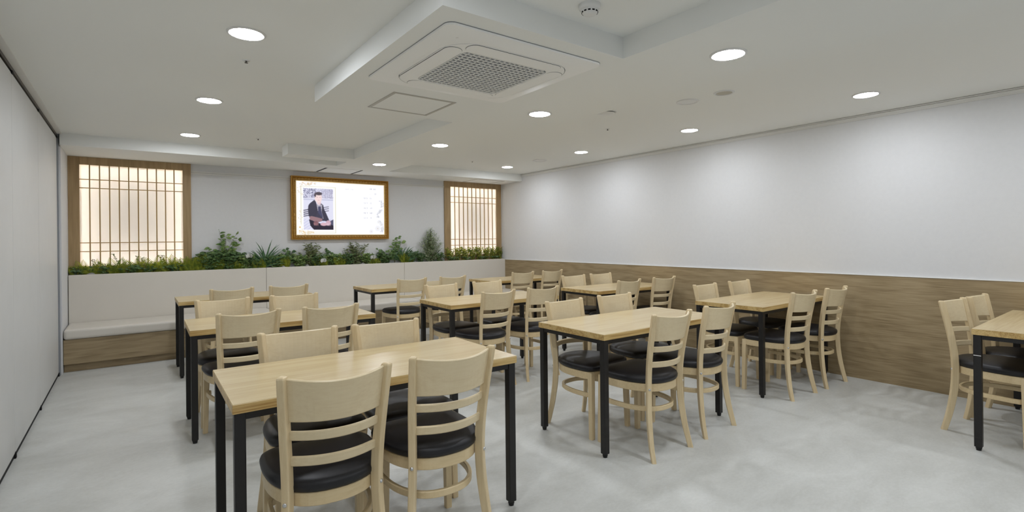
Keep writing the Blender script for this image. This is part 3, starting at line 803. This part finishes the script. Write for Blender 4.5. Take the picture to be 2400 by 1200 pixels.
def make_table():
    root = empty('dining_table')
    bm = bmesh.new(); add_box(bm, (-TL / 2, -TW / 2, TH - TT), (TL / 2, TW / 2, TH - 0.0015), 0.0015, 1)
    o = link('edge_band', bm_mesh(bm, 'edge_band'), M['edge'], root); o['label'] = 'yellowish banded table edge'
    bm = bmesh.new(); add_box(bm, (-TL / 2 + 0.0012, -TW / 2 + 0.0012, TH - 0.0018), (TL / 2 - 0.0012, TW / 2 - 0.0012, TH))
    link('table_top', bm_mesh(bm, 'table_top'), M['top'], root)
    ins, lw = 0.006, 0.038
    bm = bmesh.new(); add_box(bm, (-lw / 2, -lw / 2, 0.022), (lw / 2, lw / 2, TH - TT), 0.003, 2); leg = bm_mesh(bm, 'leg')
    bm = bmesh.new(); add_cyl(bm, (0, 0, 0.0), 0.013, 0.010, 16); add_cyl(bm, (0, 0, 0.010), 0.0155, 0.013, 16); gl_ = bm_mesh(bm, 'glide')
    for sx in (-1, 1):
        for sy in (-1, 1):
            l = link('leg', leg, M['steel'], root, (sx * (TL / 2 - ins - lw / 2), sy * (TW / 2 - ins - lw / 2), 0))
            link('glide', gl_, M['glide'], l)
    ap = 0.026
    for sy in (-1, 1):
        box('apron_rail', (-TL / 2 + ins + lw, sy * (TW / 2 - ins - lw / 2) - 0.014, TH - TT - ap), (TL / 2 - ins - lw, sy * (TW / 2 - ins - lw / 2) + 0.014, TH - TT), M['steel'], root)
    for sx in (-1, 1):
        box('apron_rail', (sx * (TL / 2 - ins - lw / 2) - 0.014, -TW / 2 + ins + lw, TH - TT - ap), (sx * (TL / 2 - ins - lw / 2) + 0.014, TW / 2 - ins - lw, TH - TT), M['steel'], root)
    return root
t0 = make_table()
for i in sorted(TABLES):
    t = t0 if i == 1 else copy_tree(t0)
    x, y, a = TABLES[i]
    t.location = (x, y, 0); t.rotation_euler = (0, 0, math.radians(a))
    tag(t, TLABEL[i], 'table', 'dining tables')
    if i == 10:
        s = box('tape_mark', (-TL / 2 + 0.0048, TW / 2 - 0.043, 0.577), (-TL / 2 + 0.0066, TW / 2 - 0.008, 0.581), M['white_trim'], t)
        s['label'] = 'thin white mark on the leg'

# ------------------------------------------------------------------ chairs
def seat_outline(scale=1.0, n=48, inset=0.0):
    """plan of the seat: nearly straight front, round back; y forward"""
    a, b, y0 = 0.211, 0.290, 0.095
    fy = 0.222
    pts = []
    for i in range(n):
        t = 2 * math.pi * i / n
        c, s = math.cos(t), math.sin(t)
        if s >= 0:
            e = 4.2
            x = a * math.copysign(abs(c) ** (2 / e), c); y = y0 + (fy - y0) * abs(s) ** (2 / e)
        else:
            e = 2.35
            x = a * math.copysign(abs(c) ** (2 / e), c); y = y0 - b * abs(s) ** (2 / e)
        pts.append(Vector((x, y)))
    if inset:
        m_ = len(pts); out_ = []
        for i in range(m_):
            tn = (pts[(i + 1) % m_] - pts[i - 1]).normalized()
            out_.append(pts[i] + Vector((-tn.y, tn.x)) * inset)
        pts = out_
    return pts

POST = [(0.0, 0.186, -0.207, 0.026, 0.033), (0.08, 0.180, -0.188, 0.027, 0.035), (0.16, 0.172, -0.173, 0.028, 0.037), (0.28, 0.162, -0.158, 0.029, 0.039),
        (0.40, 0.156, -0.153, 0.029, 0.039), (0.50, 0.157, -0.156, 0.029, 0.039), (0.60, 0.162, -0.167, 0.029, 0.038), (0.70, 0.168, -0.184, 0.029, 0.037),
        (0.80, 0.174, -0.204, 0.028, 0.036), (0.866, 0.178, -0.217, 0.027, 0.035)]
POST_TURN = math.radians(36)
def post_mesh(side):
    bm = bmesh.new(); rings = []
    zs = [0.866 * i / 30 for i in range(31)]
    tops = [(0.8625, 0.9), (0.866, 0.62)]
    seq = [(z, 1.0) for z in zs if z < 0.857] + [(0.857, 1.0)] + tops
    th = POST_TURN * side
    for z, s in seq:
        x, y, wd, dp = catmull(POST, z)
        ring = []
        for u, v in rrect(wd * s, dp * s, 0.0045 * s, 2):
            ring.append((side * x + u * math.cos(th) - v * math.sin(th), y + u * math.sin(th) + v * math.cos(th), z))
        rings.append(ring)
    loft(bm, rings)
    return bm_mesh(bm, 'rear_leg', False)

def arc_board(z0, z1, t, bow, nz=2, dip=0.0):
    """curved board between the posts, bowed to the rear"""
    bm = bmesh.new(); n = 16
    rings = []
    for i in range(n + 1):
        f = -1 + 2 * i / n
        ring = []
        k = 0.004
        outline = [(z0 + k, -t / 2), (z0, -t / 2 + k), (z0, t / 2 - k), (z0 + k, t / 2)]
        for q in range(1, nz): outline.append((z0 + (z1 - z0) * q / nz, t / 2))
        outline += [(z1 - k, t / 2), (z1, t / 2 - k), (z1, -t / 2 + k), (z1 - k, -t / 2)]
        for q in range(nz - 1, 0, -1): outline.append((z0 + (z1 - z0) * q / nz, -t / 2))
        for z, d in outline:
            px_, py_, _, dp = catmull(POST, z)
            half = px_ - 0.008
            ring.append((f * half, py_ + 0.004 - bow * (1 - f * f) + d, z - dip * (1 - f * f) * max(0.0, (z - z0) / (z1 - z0)) ** 2))
        rings.append(ring)
    loft(bm, rings)
    return bm_mesh(bm, 'board', False)

def strip_ring(pts, z0, z1, t, closed=True):
    """band of height z0..z1 and thickness t standing on a plan outline"""
    m_ = len(pts); rings = []
    for i in range(m_):
        a = pts[i - 1] if (closed or i > 0) else pts[i]
        b = pts[(i + 1) % m_] if (closed or i < m_ - 1) else pts[i]
        tn = (b - a).normalized(); nr = Vector((-tn.y, tn.x))
        o_, i_ = pts[i], pts[i] + nr * t
        k = 0.003
        ring = [(o_.x, o_.y, z0 + k), (o_.x, o_.y, z1 - k), (o_.x + nr.x * k, o_.y + nr.y * k, z1), (i_.x - nr.x * k, i_.y - nr.y * k, z1), (i_.x, i_.y, z1 - k), (i_.x, i_.y, z0 + k), (i_.x - nr.x * k, i_.y - nr.y * k, z0), (o_.x + nr.x * k, o_.y + nr.y * k, z0)]
        rings.append(ring)
    bm = bmesh.new()
    if closed: loft(bm, rings + [rings[0]], True, False); bmesh.ops.remove_doubles(bm, verts=bm.verts, dist=1e-6)
    else: loft(bm, rings)
    return bm_mesh(bm, 'strip', False)

def make_chair():
    root = empty('dining_chair')
    # cushion
    bm = bmesh.new()
    rings = []
    for ins, z in ((0.016, 0.436), (0.002, 0.441), (-0.004, 0.452), (-0.005, 0.464), (0.000, 0.476), (0.016, 0.485), (0.045, 0.491), (0.09, 0.495), (0.14, 0.497)):
        base = seat_outline(inset=ins if ins < 0.05 else 0.0)
        if ins >= 0.05:
            f = 1 - ins / 0.2
            base = [Vector((p.x * f, 0.03 + (p.y - 0.03) * f)) for p in base]
        rings.append([(p.x, p.y, z) for p in base])
    loft(bm, rings)
    link('seat_cushion', bm_mesh(bm, 'seat_cushion', True), M['vinyl'], root)
    o = link('seat_rail', strip_ring(seat_outline(inset=0.004), 0.390, 0.438, 0.022), M['chair_r'], root)
    # stretcher: a bentwood U, open at the front
    full = seat_outline(inset=0.022, n=64)
    back = [p for p in full if p.y < 0.19]
    back.sort(key=lambda p: math.atan2(p.x, -(p.y - 0.1)))
    link('stretcher', strip_ring(back, 0.266, 0.295, 0.018, False), M['chair_r'], root)
    for s in (-1, 1):
        l = link('rear_leg', post_mesh(s), M['chair_v'], root)
        x, y, wd, dp = catmull(POST, 0.414)
        bmm = lathe([(0.0, 0.0055), (0.004, 0.005), (0.007, 0.003), (0.008, 0.0), (0.008, -0.004)], 14)
        bo_ = link('bolt', bm_mesh(bmm, 'bolt', True), M['chrome'], l)
        outward = Vector((s * math.sin(POST_TURN), -math.cos(POST_TURN), 0))
        bo_.location = Vector((s * x, y, 0.414)) + outward * (dp / 2)
        bo_.rotation_euler = outward.to_track_quat('Z', 'Y').to_euler()
    for s in (-1, 1):
        bm = bmesh.new(); rings = []
        for z, x, y, wd in ((0, 0.186, 0.205, 0.028), (0.003, 0.186, 0.205, 0.030), (0.2, 0.182, 0.201, 0.033), (0.434, 0.177, 0.196, 0.036)):
            rings.append([(s * x + u, y + v, z) for u, v in rrect(wd, wd, 0.004, 2)])
        loft(bm, rings)
        link('front_leg', bm_mesh(bm, 'front_leg', False), M['chair_v'], root)
    link('backrest', arc_board(0.702, 0.858, 0.016, 0.066, 6, 0.013), M['chair_h'], root)
    link('back_slat', arc_board(0.634, 0.668, 0.016, 0.060), M['chair_h'], root)
    link('back_slat', arc_board(0.540, 0.575, 0.016, 0.052), M['chair_h'], root)
    return root

# post-top midpoints and turns measured on the photograph's floor plan
CH = {'1nL': (0.579, 1.815, -5.0), '1nR': (1.049, 1.815, -1.7), '1fL': (0.691, 2.762, -1.3), '1fR': (1.145, 2.721, -1.0), '2nL': (0.621, 3.706, 3.9), '2nR': (1.135, 3.669, -1.2),
      '2fL': (0.592, 4.665, 0.4), '2fR': (1.130, 4.650, -0.2), '3nL': (0.799, 5.669, 0.7), '3nR': (1.326, 5.683, 2.3), '4nL': (2.687, 5.612, 1.6), '4nR': (3.232, 5.594, 2.1),
      '5fL': (2.548, 4.647, 2.8), '5fR': (3.118, 4.655, 2.5), '5nL': (2.600, 3.703, 5.1), '5nR': (3.126, 3.722, 0.4), '6nL': (4.350, 5.61, -0.6), '6nR': (4.880, 5.60, 0.8),
      '7fL': (2.575, 2.826, 3.3), '7fR': (3.138, 2.844, -0.2), '7nL': (2.629, 1.920, 1.3), '7nR': (3.191, 1.950, 2.9), '8fL': (4.393, 4.650, -0.8), '8fR': (4.877, 4.655, 0.6),
      '8nL': (4.334, 3.712, 1.9), '8nR': (4.935, 3.711, -1.9), '9fL': (4.451, 2.878, 1.5), '9fR': (5.059, 2.880, 0.7), '9nL': (4.419, 1.953, -2.4), '9nR': (4.985, 1.933, -1.2),
      '10fL': (4.594, 1.049, -5.8), '10fR': (5.031, 1.007, -3.1)}
c0 = None
for k in CH:
    x, y, a = CH[k]
    if c0 is None: c = c0 = make_chair()
    else: c = copy_tree(c0)
    ti = int(k[:-2]); near = k[-2] == 'n'; left = k[-1] == 'L'
    rot = math.radians(a) + (0 if near else math.pi)
    off = 0.216
    c.rotation_euler = (0, 0, rot)
    c.location = (x - off * math.sin(rot) * 1.0 if near else x - off * math.sin(rot), y + off * math.cos(rot), 0)
    tag(c, 'black-seated blond chair, %s on the %s side of %s' % ('left' if left else 'right', "viewer's" if near else 'far', TNAME[ti]), 'chair', 'dining chairs around the tables')

# ------------------------------------------------------------------ planting
def tube(bm, pts, r0, r1, n=5):
    rings = []
    for i, p in enumerate(pts):
        p = Vector(p)
        t = (Vector(pts[min(i + 1, len(pts) - 1)]) - Vector(pts[max(i - 1, 0)])).normalized()
        s = t.cross(Vector((0.3, 1, 0.1))).normalized(); u = t.cross(s)
        r = r0 + (r1 - r0) * i / max(1, len(pts) - 1)
        rings.append([tuple(p + s * r * math.cos(2 * math.pi * j / n) + u * r * math.sin(2 * math.pi * j / n)) for j in range(n)])
    loft(bm, rings)

def add_leaf(bm, base, direction, normal, length, width, fold=0.25, droop=0.2, segs=4, tip=1.0):
    """a leaf with a folded midrib: base, growing direction, face normal"""
    d = Vector(direction).normalized(); nn = Vector(normal)
    s = d.cross(nn)
    if s.length < 1e-4: s = d.cross(Vector((0.31, 0.7, 0.2)))
    s.normalize(); nn = s.cross(d).normalized()
    prev = None
    for i in range(segs + 1):
        t = i / segs
        w = width * math.sin(math.pi * min(0.98, t ** 0.8 * 0.96 + 0.02)) ** 0.9 / 2 if 0 < i < segs else 0.0003
        c = Vector(base) + d * length * t - nn * droop * length * t * t
        a = bm.verts.new(c + s * w + nn * w * fold); b = bm.verts.new(c); e = bm.verts.new(c - s * w + nn * w * fold)
        if prev:
            bm.faces.new((prev[0], a, b, prev[1])); bm.faces.new((prev[1], b, e, prev[2]))
        prev = (a, b, e)

def face_rot(d, n):
    """rotation whose x axis is d and whose z axis leans to n"""
    x = Vector(d).normalized(); y = Vector(n).cross(x)
    if y.length < 1e-4: y = Vector((0.3, 0.2, 1)).cross(x)
    y.normalize(); z = x.cross(y)
    return Matrix((x, y, z)).transposed().to_euler()

def leaf_mesh(length, width, fold=0.25, droop=0.2, segs=4):
    bm = bmesh.new(); add_leaf(bm, (0, 0, 0), (1, 0, 0), (0, 0, 1), length, width, fold, droop, segs)
    me = bpy.data.meshes.new('leaf'); bm.to_mesh(me); bm.free()
    for p in me.polygons: p.use_smooth = True
    return me

def raw_mesh(bm, name):
    me = bpy.data.meshes.new(name); bm.to_mesh(me); bm.free(); return me

PZ = 0.935
YP0, YP1 = 7.512, 7.585
def plant_root(name, x, y, label, cat='plant', group=None):
    o = empty(name, (x, y, PZ)); tag(o, label, cat, group); return o

def unit(az, el): return Vector((math.cos(az) * math.cos(el), math.sin(az) * math.cos(el), math.sin(el)))
def clampy(v, y, lo=YP0 - 0.06, hi=YB - 0.012):
    """keep foliage in front of the wall"""
    return Vector((v.x, min(max(v.y, lo - y), hi - y), v.z))

def frond_mesh(L, seed, wide=0.055):
    """a fern frond: bent midrib with paired pinnae; lies along +x, rising"""
    rnd = random.Random(seed); bm = bmesh.new()
    n = 15; pts = []
    for i in range(n + 1):
        t = i / n
        pts.append(Vector((L * (t - 0.06 * t * t), 0.10 * L * t * t, -0.14 * L * t * t)))
    tube(bm, [tuple(p) for p in pts], 0.0014, 0.0006, 4)
    for i in range(2, n + 1):
        t = i / n
        w = wide * math.sin(math.pi * (0.12 + 0.86 * t)) ** 0.8
        for s in (-1, 1):
            add_leaf(bm, pts[i - 1], (0.45, s, -0.05), (0, 0, 1), w, 0.011 * (1.2 - 0.6 * t), 0.1, 0.15, 2)
    return raw_mesh(bm, 'frond')
FRONDS = [frond_mesh(0.17, 1), frond_mesh(0.14, 2, 0.045), frond_mesh(0.20, 3, 0.05)]

def fern(x, y, label, n=7, s=1.0, mat='fern', group='ferns in the planter'):
    r = plant_root('fern', x, y, label, 'fern', group)
    for i in range(n):
        az = 2 * math.pi * i / n + random.uniform(-.4, .4)
        el = random.uniform(0.75, 1.3)
        d = unit(az, el)
        d = Vector((d.x, -0.15 - abs(d.y) * 0.3, d.z)).normalized()
        o = link('frond', FRONDS[i % 3], M[mat], r, (0.01 * math.cos(az), 0.006 * math.sin(az), -0.005))
        o.rotation_euler = face_rot(d, (0.25 * math.cos(az), -0.8, 0.6)); o.scale = (s, s, s)
    return r

def filler(name, x, y, label, mat, h, spread, n, ll, lw, group, cat='plant', stemmat='stem', upright=0.8, droop=0.25):
    """bushy plant: several stems with leaves all the way up"""
    r = plant_root(name, x, y, label, cat, group)
    bs, bl = bmesh.new(), bmesh.new()
    for i in range(n):
        az = random.uniform(0, 2 * math.pi); sp = spread * random.uniform(0.25, 1)
        hh = h * random.uniform(0.55, 1.0)
        tip = clampy(Vector((sp * math.cos(az), sp * math.sin(az) * 0.4, hh)), y, YP0 - 0.045, YB - 0.03)
        pts = [tuple(Vector((0.012 * math.cos(az), 0.006 * math.sin(az), -0.01)).lerp(tip, t) + Vector((0, 0, 0.04 * math.sin(math.pi * t) * upright))) for t in (0, .25, .5, .75, 1)]
        tube(bs, pts, 0.002, 0.0009, 4)
        m_ = max(5, int(hh / (ll * 0.32)))
        for j in range(m_):
            t = (j + 1) / m_
            p = Vector(pts[0]).lerp(tip, t) + Vector((0, 0, 0.04 * math.sin(math.pi * t) * upright))
            a2 = random.uniform(0, 2 * math.pi)
            d = clampy(Vector((math.cos(a2), math.sin(a2) * 0.6, random.uniform(0.0, 0.7))), 0, -1, 1)
            if p.y + d.y * ll > YB - 0.014 - y: d.y = -abs(d.y) * 0.4
            add_leaf(bl, p, d, (random.uniform(-.5, .5), -0.75, 0.6), ll * random.uniform(.7, 1.15), lw * random.uniform(.8, 1.1), 0.2, droop, 3)
    link('stem', raw_mesh(bs, 'stem'), M[stemmat], r)
    f = link('foliage', raw_mesh(bl, 'foliage'), M[mat], r); f['kind'] = 'stuff'
    return r

LEAF_F = leaf_mesh(0.068, 0.039, 0.18, 0.25)
LEAF_R = leaf_mesh(0.056, 0.047, 0.12, 0.2)
def branch_plant(name, x, y, label, h, branches, leaf, mat, scale=1.0, cat='plant', group=None, lpb=9):
    """tree-like plant: bending branches that carry separate large leaves"""
    r = plant_root(name, x, y, label, cat, group)
    bs = bmesh.new()
    leaves = []
    for (dx, hh) in branches:
        tip = Vector((dx, random.uniform(-0.03, 0.01), hh))
        pts = []
        for i in range(8):
            t = i / 7
            pts.append(Vector((dx * t ** 1.6, tip.y * t, hh * (t ** 0.85) * (1 - 0.06 * t * abs(dx) * 6))))
        tube(bs, [tuple(p) for p in pts], 0.0035, 0.0012, 5)
        for j in range(lpb):
            t = 0.35 + 0.65 * j / (lpb - 1)
            k = min(6, int(t * 7)); f = t * 7 - k
            p = pts[k].lerp(pts[k + 1], f)
            a2 = random.uniform(0, 2 * math.pi)
            d = Vector((math.cos(a2), -abs(math.sin(a2)) * 0.7, random.uniform(-.25, .55)))
            leaves.append((p, d))
    link('stem', raw_mesh(bs, 'stem'), M['stem'], r)
    for p, d in leaves:
        o = link('leaf', leaf, M[mat], r, tuple(p))
        o.rotation_euler = face_rot(d, (random.uniform(-.5, .5), -0.8, random.uniform(.2, .8)))
        s = scale * random.uniform(0.75, 1.15); o.scale = (s, s, s)
    return r

def strap_plant(x, y, label, n=26, L=0.33):
    r = plant_root('dracaena', x, y, label, 'plant', 'strap-leaved plants')
    bm = bmesh.new(); tube(bm, [(0, 0, -0.01), (0, 0, 0.05), (0, 0, 0.1)], 0.008, 0.006, 6)
    link('stem', raw_mesh(bm, 'stem'), M['stem'], r)
    variants = []
    for v in range(4):
        bm = bmesh.new(); prev = None
        for i in range(10):
            t = i / 9
            w = 0.0115 * (1 - t ** 2.4) * min(1, 0.45 + 2 * t) + 0.0003
            bend = (0.16 + 0.16 * v) * t * t
            c = Vector((L * (t - 0.15 * bend), 0, -L * bend * 0.6))
            sd = Vector((0.10 + 0.35 * bend, 0.62, 0.75)).normalized()
            a, b, e = bm.verts.new(c + sd * w), bm.verts.new(c + Vector((0, 0.2 * w, 0))), bm.verts.new(c - sd * w)
            if prev: bm.faces.new((prev[0], a, b, prev[1])); bm.faces.new((prev[1], b, e, prev[2]))
            prev = (a, b, e)
        variants.append(raw_mesh(bm, 'blade'))
    for i in range(n):
        f = (i + 0.5) / n
        ang = 0.12 * math.pi + 0.76 * math.pi * f + random.uniform(-.12, .12)
        d = Vector((math.cos(ang), random.uniform(-.32, -.02), math.sin(ang))).normalized()
        o = link('blade', variants[(0, 1, 2, 3, 1, 2)[i % 6]], M['blade'], r, (0, 0, 0.03 + 0.06 * random.random()))
        up = Vector((0, 0, 1)) if abs(d.z) < .97 else Vector((1 if d.x < 0 else -1, 0, .2))
        o.rotation_euler = face_rot(d, up)
        s = random.uniform(.72, 1.08) * (0.85 + 0.15 * math.sin(ang)); o.scale = (s, s, s)
    return r

def heather(x, y, label):
    r = plant_root('heather', x, y, label, 'plant', 'mauve heather sprigs')
    bl = bmesh.new(); bs = bmesh.new()
    for i in range(5):
        dx = random.uniform(-.05, .05); hh = random.uniform(.09, .17)
        tip = Vector((dx, random.uniform(-.03, .02), hh))
        tube(bs, [(0, 0, -.01), tuple(tip * .5 + Vector((0, 0, .01))), tuple(tip)], .0015, .001, 4)
        for j in range(22):
            t = .35 + .65 * j / 21; p = tip * t; a2 = j * 2.4
            add_leaf(bl, p, (math.cos(a2), math.sin(a2), .6), (0, 0, 1), .012, .007, .2, 0, 2)
    link('stem', raw_mesh(bs, 'stem'), M['stem'], r)
    f = link('florets', raw_mesh(bl, 'florets'), M['heather'], r); f['kind'] = 'stuff'

def white_flower(x, y, z, label, s=1.0):
    r = plant_root('white_flower', x, y, label, 'flower', 'white blossoms in the planter')
    bm = bmesh.new(); tube(bm, [(0, 0, -.01), (.002, 0, z * .5), (0, 0, z)], .0018, .0015, 5); link('stem', raw_mesh(bm, 'stem'), M['stem'], r)
    bm = bmesh.new()
    for i in range(60):
        g = i * 2.39996; cz = 1 - 1.5 * (i + .5) / 60; rr = math.sqrt(max(0, 1 - cz * cz))
        d = Vector((rr * math.cos(g), rr * math.sin(g), cz))
        t1 = d.cross(Vector((.2, .5, 1))).normalized()
        add_leaf(bm, Vector((0, 0, z)) + d * .012 * s, d + t1 * .6, d, .024 * s, .020 * s, .3, .3, 3)
    for v in bm.verts: v.co.y = -0.014 + v.co.y
    link('blossom', raw_mesh(bm, 'blossom'), M['petal'], r)

def cloud_shrub(name, x, y, label, mat, h, half, n, ll, lw, cat='shrub'):
    """airy shrub: twigs fan out and carry tiny leaves through a rounded crown"""
    r = plant_root(name, x, y, label, cat)
    bs, bl = bmesh.new(), bmesh.new()
    for i in range(n):
        t = (i + .5) / n
        zz = h * (0.12 + 0.88 * random.random() ** 0.9)
        wmax = half * math.sin(math.pi * min(1, 0.22 + 0.78 * (zz / h))) ** 0.75
        tip = Vector((wmax * random.uniform(-1, 1), random.uniform(-.055, .02), zz))
        p0 = Vector((tip.x * 0.12, 0, 0)); mid = Vector((tip.x * 0.45, tip.y * .5, zz * 0.55))
        pts = [p0, p0.lerp(mid, .5) + Vector((0, 0, .01)), mid, mid.lerp(tip, .5) + Vector((0, 0, .012)), tip]
        tube(bs, [tuple(p) for p in pts], .0014, .0006, 3)
        for j in range(12):
            f = .35 + .65 * j / 11; k = min(3, int(f * 4)); p = pts[k].lerp(pts[k + 1], f * 4 - k)
            a2 = random.uniform(0, 2 * math.pi)
            add_leaf(bl, p, (math.cos(a2), -abs(math.sin(a2)) * .6, random.uniform(-.1, .8)), (0, -.4, 1), ll * random.uniform(.7, 1.2), lw, .2, .2, 2)
    link('stem', raw_mesh(bs, 'stem'), M['stem'], r)
    f = link('foliage', raw_mesh(bl, 'foliage'), M[mat], r); f['kind'] = 'stuff'
    return r

# --- in front of the left window: yellow-green ferns and heather
fx = [-0.44, -0.31, -0.13, 0.07, 0.24, 0.41, 0.56]
fl = ['yellow-green fern at the far left end of the planter', 'fern under the first lattice columns of the left window', 'bright fern left of centre under the left window', 'fern at the centre under the left window',
      'fern right of centre under the left window', 'small fern under the last lattice columns of the left window', 'broad yellow-green fern under the right stile of the left window']
for x, l in zip(fx, fl): fern(x, 7.545 + random.uniform(-.012, .012), l, 6, random.uniform(1.05, 1.45))
for x, l in zip((-0.50, -0.24, -0.02, 0.17, 0.33, 0.48), ('mauve heather in the corner by the return wall', 'mauve heather between first and second ferns', 'mauve heather between second and third ferns', 'mauve heather between third and fourth ferns', 'mauve heather between fourth and fifth ferns', 'mauve heather between fifth and sixth ferns')):
    heather(x, 7.535, l)
lows = [(-0.47, 'low dark foliage at the left end of the planter'), (-0.22, 'low dark foliage under the left part of the left window'), (0.0, 'low dark foliage under the middle of the left window'), (0.20, 'low dark foliage right of the left window centre'), (0.42, 'low dark foliage under the right part of the left window')]
for x, l in lows: filler('ground_ivy', x, 7.53, l, 'dark_leaf', .11, .14, 22, .04, .024, 'low dark ground foliage')
for x, l in ((-0.33, 'thin wiry sprig before the left window, leftmost'), (-0.07, 'thin wiry sprig before the left window, second'), (0.12, 'thin wiry sprig before the left window, third'), (0.36, 'thin wiry sprig before the left window, fourth'), (0.50, 'thin wiry sprig before the left window, rightmost')):
    filler('wiry_sprig', x, 7.55, l, 'nandina', .26, .10, 3, .018, .009, 'wiry sprigs')

# --- middle: mixed greenery below the screen
branch_plant('ficus', 0.975, 7.55, 'tall ficus with separate oval leaves between left window and screen', .5, [(-0.16, .33), (-0.05, .53), (0.03, .47), (0.14, .50), (0.20, .44), (-0.20, .20), (0.10, .26)], LEAF_F, 'ficus', 1.0, 'plant', None, 11)
filler('leafy_bush', 0.80, 7.54, 'dense dark leafy bush at the left foot of the tall ficus', 'dark_leaf', .24, .17, 34, .06, .038, 'dark leafy bushes')
filler('leafy_bush', 1.03, 7.535, 'dense dark leafy bush in front of the tall ficus', 'dark_leaf', .25, .18, 40, .06, .038, 'dark leafy bushes')
filler('leafy_bush', 1.22, 7.54, 'dark leafy bush right of the tall ficus', 'ficus', .21, .14, 28, .056, .034, 'dark leafy bushes')
fern(0.70, 7.545, 'upright green fern left of the tall ficus', 9, 1.35, 'ficus')
fern(0.66, 7.53, 'yellow-green fern just right of the left window frame', 8, 1.1)
strap_plant(1.46, 7.545, 'spiky strap-leaved plant left of the gilt frame', 40, .33)
strap_plant(3.44, 7.545, 'spiky strap-leaved plant right of the gilt frame', 40, .28)
branch_plant('round_leaf_sprig', 1.765, 7.55, 'dark round-leaved sprig below the lower left frame corner', .3, [(-0.04, .27), (0.04, .25), (0.0, .20)], LEAF_R, 'dark_leaf', 1.0, 'plant', 'round-leaved sprigs', 10)
branch_plant('round_leaf_sprig', 2.30, 7.55, 'dark round-leaved sprig below the middle of the screen', .3, [(-0.05, .26), (0.04, .22), (0.08, .16)], LEAF_R, 'dark_leaf', .9, 'plant', 'round-leaved sprigs', 7)
branch_plant('round_leaf_sprig', 3.08, 7.55, 'dark round-leaved sprig below the right part of the screen', .3, [(-0.04, .25), (0.05, .23), (0.0, .18)], LEAF_R, 'dark_leaf', .95, 'plant', 'round-leaved sprigs', 8)
branch_plant('ficus', 3.32, 7.55, 'shorter ficus with oval leaves at the lower right frame corner', .5, [(-0.06, .34), (0.06, .44), (0.13, .38), (0.0, .40), (-0.12, .24), (0.10, .26)], LEAF_F, 'ficus', .95, 'plant', None, 10)
filler('nandina', 2.03, 7.55, 'feathery nandina below the left half of the screen', 'nandina', .36, .19, 18, .052, .017, 'feathery nandinas')
filler('nandina', 2.72, 7.55, 'feathery nandina below the right half of the screen', 'nandina', .36, .19, 18, .052, .017, 'feathery nandinas')
mids = [(1.33, 'dark_leaf', 'low green clump left of the first strap-leaved plant'), (1.60, 'ficus', 'low green clump right of the first strap-leaved plant'), (1.90, 'ficus', 'low green clump beneath the photograph on the screen'),
        (2.12, 'dark_leaf', 'low dark clump beneath the middle of the photograph'), (2.38, 'ficus', 'low green clump beneath the screen centre'), (2.58, 'dark_leaf', 'low dark clump right of the screen centre'),
        (2.86, 'ficus', 'low green clump beneath the lettering on the screen'), (3.16, 'dark_leaf', 'low dark clump beneath the frame right corner'), (3.58, 'dark_leaf', 'low dark clump right of the second strap-leaved plant')]
for x, mname, l in mids: filler('green_clump', x, 7.538, l, mname, .19, .16, 38, .052, .020, 'low green clumps')
sprays = [(1.12, 'feathery green spray at the foot of the tall ficus'), (1.40, 'feathery green spray behind the first strap-leaved plant'), (1.70, 'feathery green spray left of the first round-leaved sprig'), (2.20, 'feathery green spray right of the first nandina'),
          (2.48, 'feathery green spray left of the second nandina'), (2.98, 'feathery green spray under the last lettering rows'), (3.50, 'feathery green spray right of the second strap-leaved plant'), (0.90, 'feathery green spray left of the ficus stem')]
for x, l in sprays: fern(x, 7.54, l, 8, random.uniform(.95, 1.25), 'ficus', 'feathery sprays')
for x, l in ((1.26, 'white blossom left of the first strap-leaved plant'), (2.215, 'white blossom below the left half of the screen'), (2.945, 'white blossom below the right half of the screen')):
    white_flower(x, 7.51, {1.26: .19, 2.215: .10, 2.945: .125}[x], l, 1.25)

# --- right of the screen: tall fine-leaved shrub and lime herbs before the corner window
cloud_shrub('fine_leaf_shrub', 3.945, 7.55, 'tall pale shrub with tiny leaves left of the corner window', 'shrub', .57, .24, 150, .032, .018)
filler('leafy_bush', 3.76, 7.535, 'dark leafy bush at the left foot of the tall pale shrub', 'dark_leaf', .18, .14, 20, .04, .022, 'dark leafy bushes')
filler('leafy_bush', 4.12, 7.535, 'dark leafy bush at the right foot of the tall pale shrub', 'dark_leaf', .16, .14, 20, .04, .022, 'dark leafy bushes')
hl = ['first', 'second', 'third', 'fourth', 'fifth', 'sixth', 'seventh', 'eighth']
for i in range(8):
    filler('lime_herb', 4.31 + i * 0.145, 7.545, 'lime-green herb before the corner window, %s from the left' % hl[i], 'lime', .25, .10, 20, .036, .014, 'lime herbs before the corner window')
for i in range(4):
    filler('ground_ivy', 4.35 + i * .29, 7.53, 'low dark foliage before the corner window, %s from the left' % hl[i], 'dark_leaf', .085, .14, 14, .032, .018, 'low dark ground foliage')

# pebbles lying among the plants
rs = random.Random(5)
for i, (x, l) in enumerate(((-0.36, 'grey pebble near the left end of the planter'), (1.68, 'grey pebble right of the first strap-leaved plant'), (2.0, 'grey pebble below the photograph on the screen'), (2.80, 'grey pebble below the right half of the screen'), (3.66, 'grey pebble left of the tall pale shrub'))):
    bm = bmesh.new(); bmesh.ops.create_icosphere(bm, subdivisions=3, radius=.03)
    for v in bm.verts:
        n_ = 1 + .12 * math.sin(v.co.x * 90 + i) + .1 * math.sin(v.co.z * 120 + 2 * i)
        v.co = Vector((v.co.x * 1.35 * n_, v.co.y * .8 * n_, v.co.z * .9 * n_))
    tag(link('pebble', bm_mesh(bm, 'pebble', True), M['stone'], None, (x, 7.515, PZ + .022), (0, 0, rs.random())), l, 'stone', 'grey pebbles in the planter')
